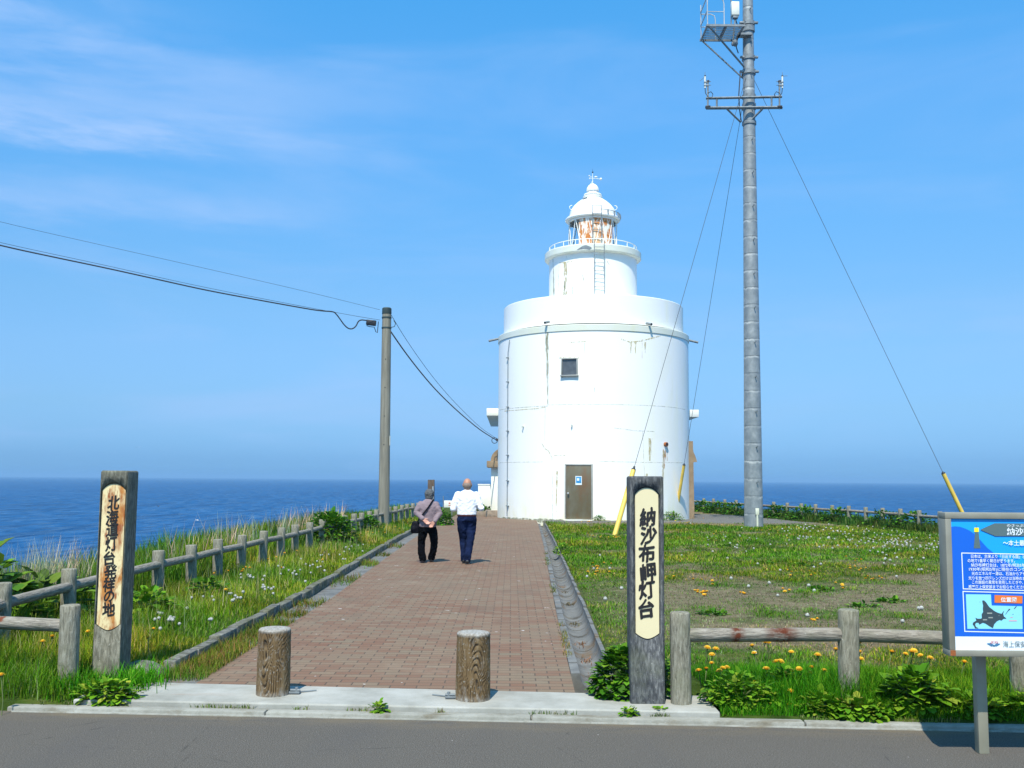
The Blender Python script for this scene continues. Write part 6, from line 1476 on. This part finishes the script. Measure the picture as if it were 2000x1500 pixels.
for px, py, sx_, sy_, n in ((1375, 1156, 14, 4, 9), (1360, 1152, 6, 3, 3), (1590, 1211, 5, 2, 3), (1678, 1107, 8, 3, 6), (1705, 1129, 9, 2.5, 6), (1585, 1120, 7, 2.5, 4), (1645, 1144, 8, 3, 4), (1535, 1153, 6, 3, 3), (1540, 1118, 12, 4, 4), (1165, 1108, 14, 6, 9), (1160, 1115, 10, 8, 5), (1205, 1049, 14, 2, 12), (1170, 1042, 22, 6, 9), (1400, 1040, 20, 5, 9), (1430, 1047, 22, 8, 8), (1485, 1031, 12, 3, 9), (1160, 1019, 9, .8, 7), (1345, 1020, 22, 2, 14), (1345, 1012, 18, 2, 6), (1360, 1135, 6, 4, 2), (1387, 1138, 4, 2, 2), (1450, 1158, 10, 2, 3), (1510, 1033, 18, 3, 6), (1560, 1045, 30, 8, 7), (1620, 1090, 40, 8, 5), (1300, 1110, 60, 15, 5)):
    cluster(px, py, sx_, sy_, n, LY, GY, .10, sc=1.2)
WY = 'white dandelion seed head in the open lawn'; WG = 'white seed heads in the lawn'
for px, py, sx_, sy_, n in ((1640, 1042, 60, 9, 60), (1730, 1055, 60, 12, 80), (1790, 1065, 35, 10, 40), (1560, 1040, 30, 8, 18), (1490, 1055, 60, 14, 22), (1420, 1060, 40, 12, 10), (1250, 1110, 80, 30, 10), (1190, 1090, 40, 30, 5), (1500, 1130, 120, 30, 8), (1760, 1100, 40, 15, 10)):
    cluster(px, py, sx_, sy_, n, WY, WG, .115, 'clock', 0, 1.05)
for px, py, sx_, sy_, n in ((1763, 1212, 1, 1, 1), (1795, 1190, 3, 3, 2), (1473, 1275, 1, 1, 1), (1640, 1085, 60, 20, 4)): cluster(px, py, sx_, sy_, n, 'round white seed head alone in the near part of the lawn', 'lone white seed heads', .12, 'clock', 0, 1.1)
VW = 'white dandelion seed head in the left verge near the kerb stones'
for px, py, sx_, sy_, n in ((490, 1125, 14, 5, 9), (520, 1152, 10, 6, 8), (455, 1165, 10, 6, 7), (310, 1200, 8, 6, 6), (338, 1208, 6, 4, 5), (412, 1209, 3, 3, 2), (575, 1120, 25, 10, 10), (620, 1105, 25, 10, 10), (660, 1080, 25, 8, 8), (430, 1180, 25, 12, 6), (345, 1220, 30, 12, 4), (690, 1070, 20, 8, 6)):
    cluster(px, py, sx_, sy_, n, VW, 'white seed heads in the left verge', .22, 'clock', 1, .8)
plant_dandelions()
# ------------------------------------------------------------------ sea haze
hm = bpy.data.materials.new('haze'); hm.use_nodes = True; hn = hm.node_tree; hn.nodes.clear()
ho = N(hn, 'ShaderNodeOutputMaterial'); hp = N(hn, 'ShaderNodeVolumePrincipled'); hp.inputs['Color'].default_value = (.34, .60, .88, 1); hp.inputs['Density'].default_value = 2.2e-4; hp.inputs['Anisotropy'].default_value = 0
L(hn, hp.outputs[0], ho.inputs['Volume'])
b = MB(); b.box((0, 20800, 8.5), (90000, 52000, 41)); tag(b.build('haze', hm), 'thin sea haze', kind='stuff')
# ------------------------------------------------------------------ birds over the water
def bird(p, lab, mat, span, up, yaw=0.0):
    t = thing('sea_bird', lab, 'bird', p, None, yaw); s_ = span
    b = MB(); loftp = [((-.02 + .0) * s_, 0, 0)]
    b.tube([(0, -.26 * s_, 0), (0, -.18 * s_, .01 * s_), (0, -.02 * s_, .0), (0, .12 * s_, .02 * s_), (0, .19 * s_, .035 * s_), (0, .25 * s_, .03 * s_)], [.004 * s_, .045 * s_, .065 * s_, .05 * s_, .035 * s_, .008 * s_], 10); o = b.build('body', mat, None); o.parent = t
    for sg in (-1, 1):
        b = MB(); w_ = [(0, .10, 0), (sg * .22, .13, up * .16), (sg * .5, -.04, up * .10), (sg * .46, -.08, up * .10), (sg * .22, -.01, up * .15), (0, -.06, 0)]
        vv = [(x * s_, y * s_, z * s_) for x, y, z in w_]; vv += [(x, y, z + .012 * s_) for x, y, z in vv]
        b.add(vv, [(0, 1, 4, 5), (1, 2, 3, 4), (11, 10, 7, 6), (10, 9, 8, 7)] + [(i, (i + 1) % 6, (i + 1) % 6 + 6, i + 6) for i in range(6)]); o = b.build('wing', mat, None); o.parent = t
bird(D(309, 989, 100), 'dark winged sea bird low over the water right of the left sign', M['bird_d'], .62, 1.0, .9)
bird(D(385, 1016, 90), 'white sea bird skimming the water above the left fence', M['bird_w'], .62, .4, 1.3)
bird(D(266, 874, 220), 'tiny sea bird in the sky above the horizon, farther left', M['bird_d'], .7, .6, .3)
bird(D(272, 873, 230), 'tiny sea bird in the sky above the horizon, right of its companion', M['bird_w'], .7, .6, .5)
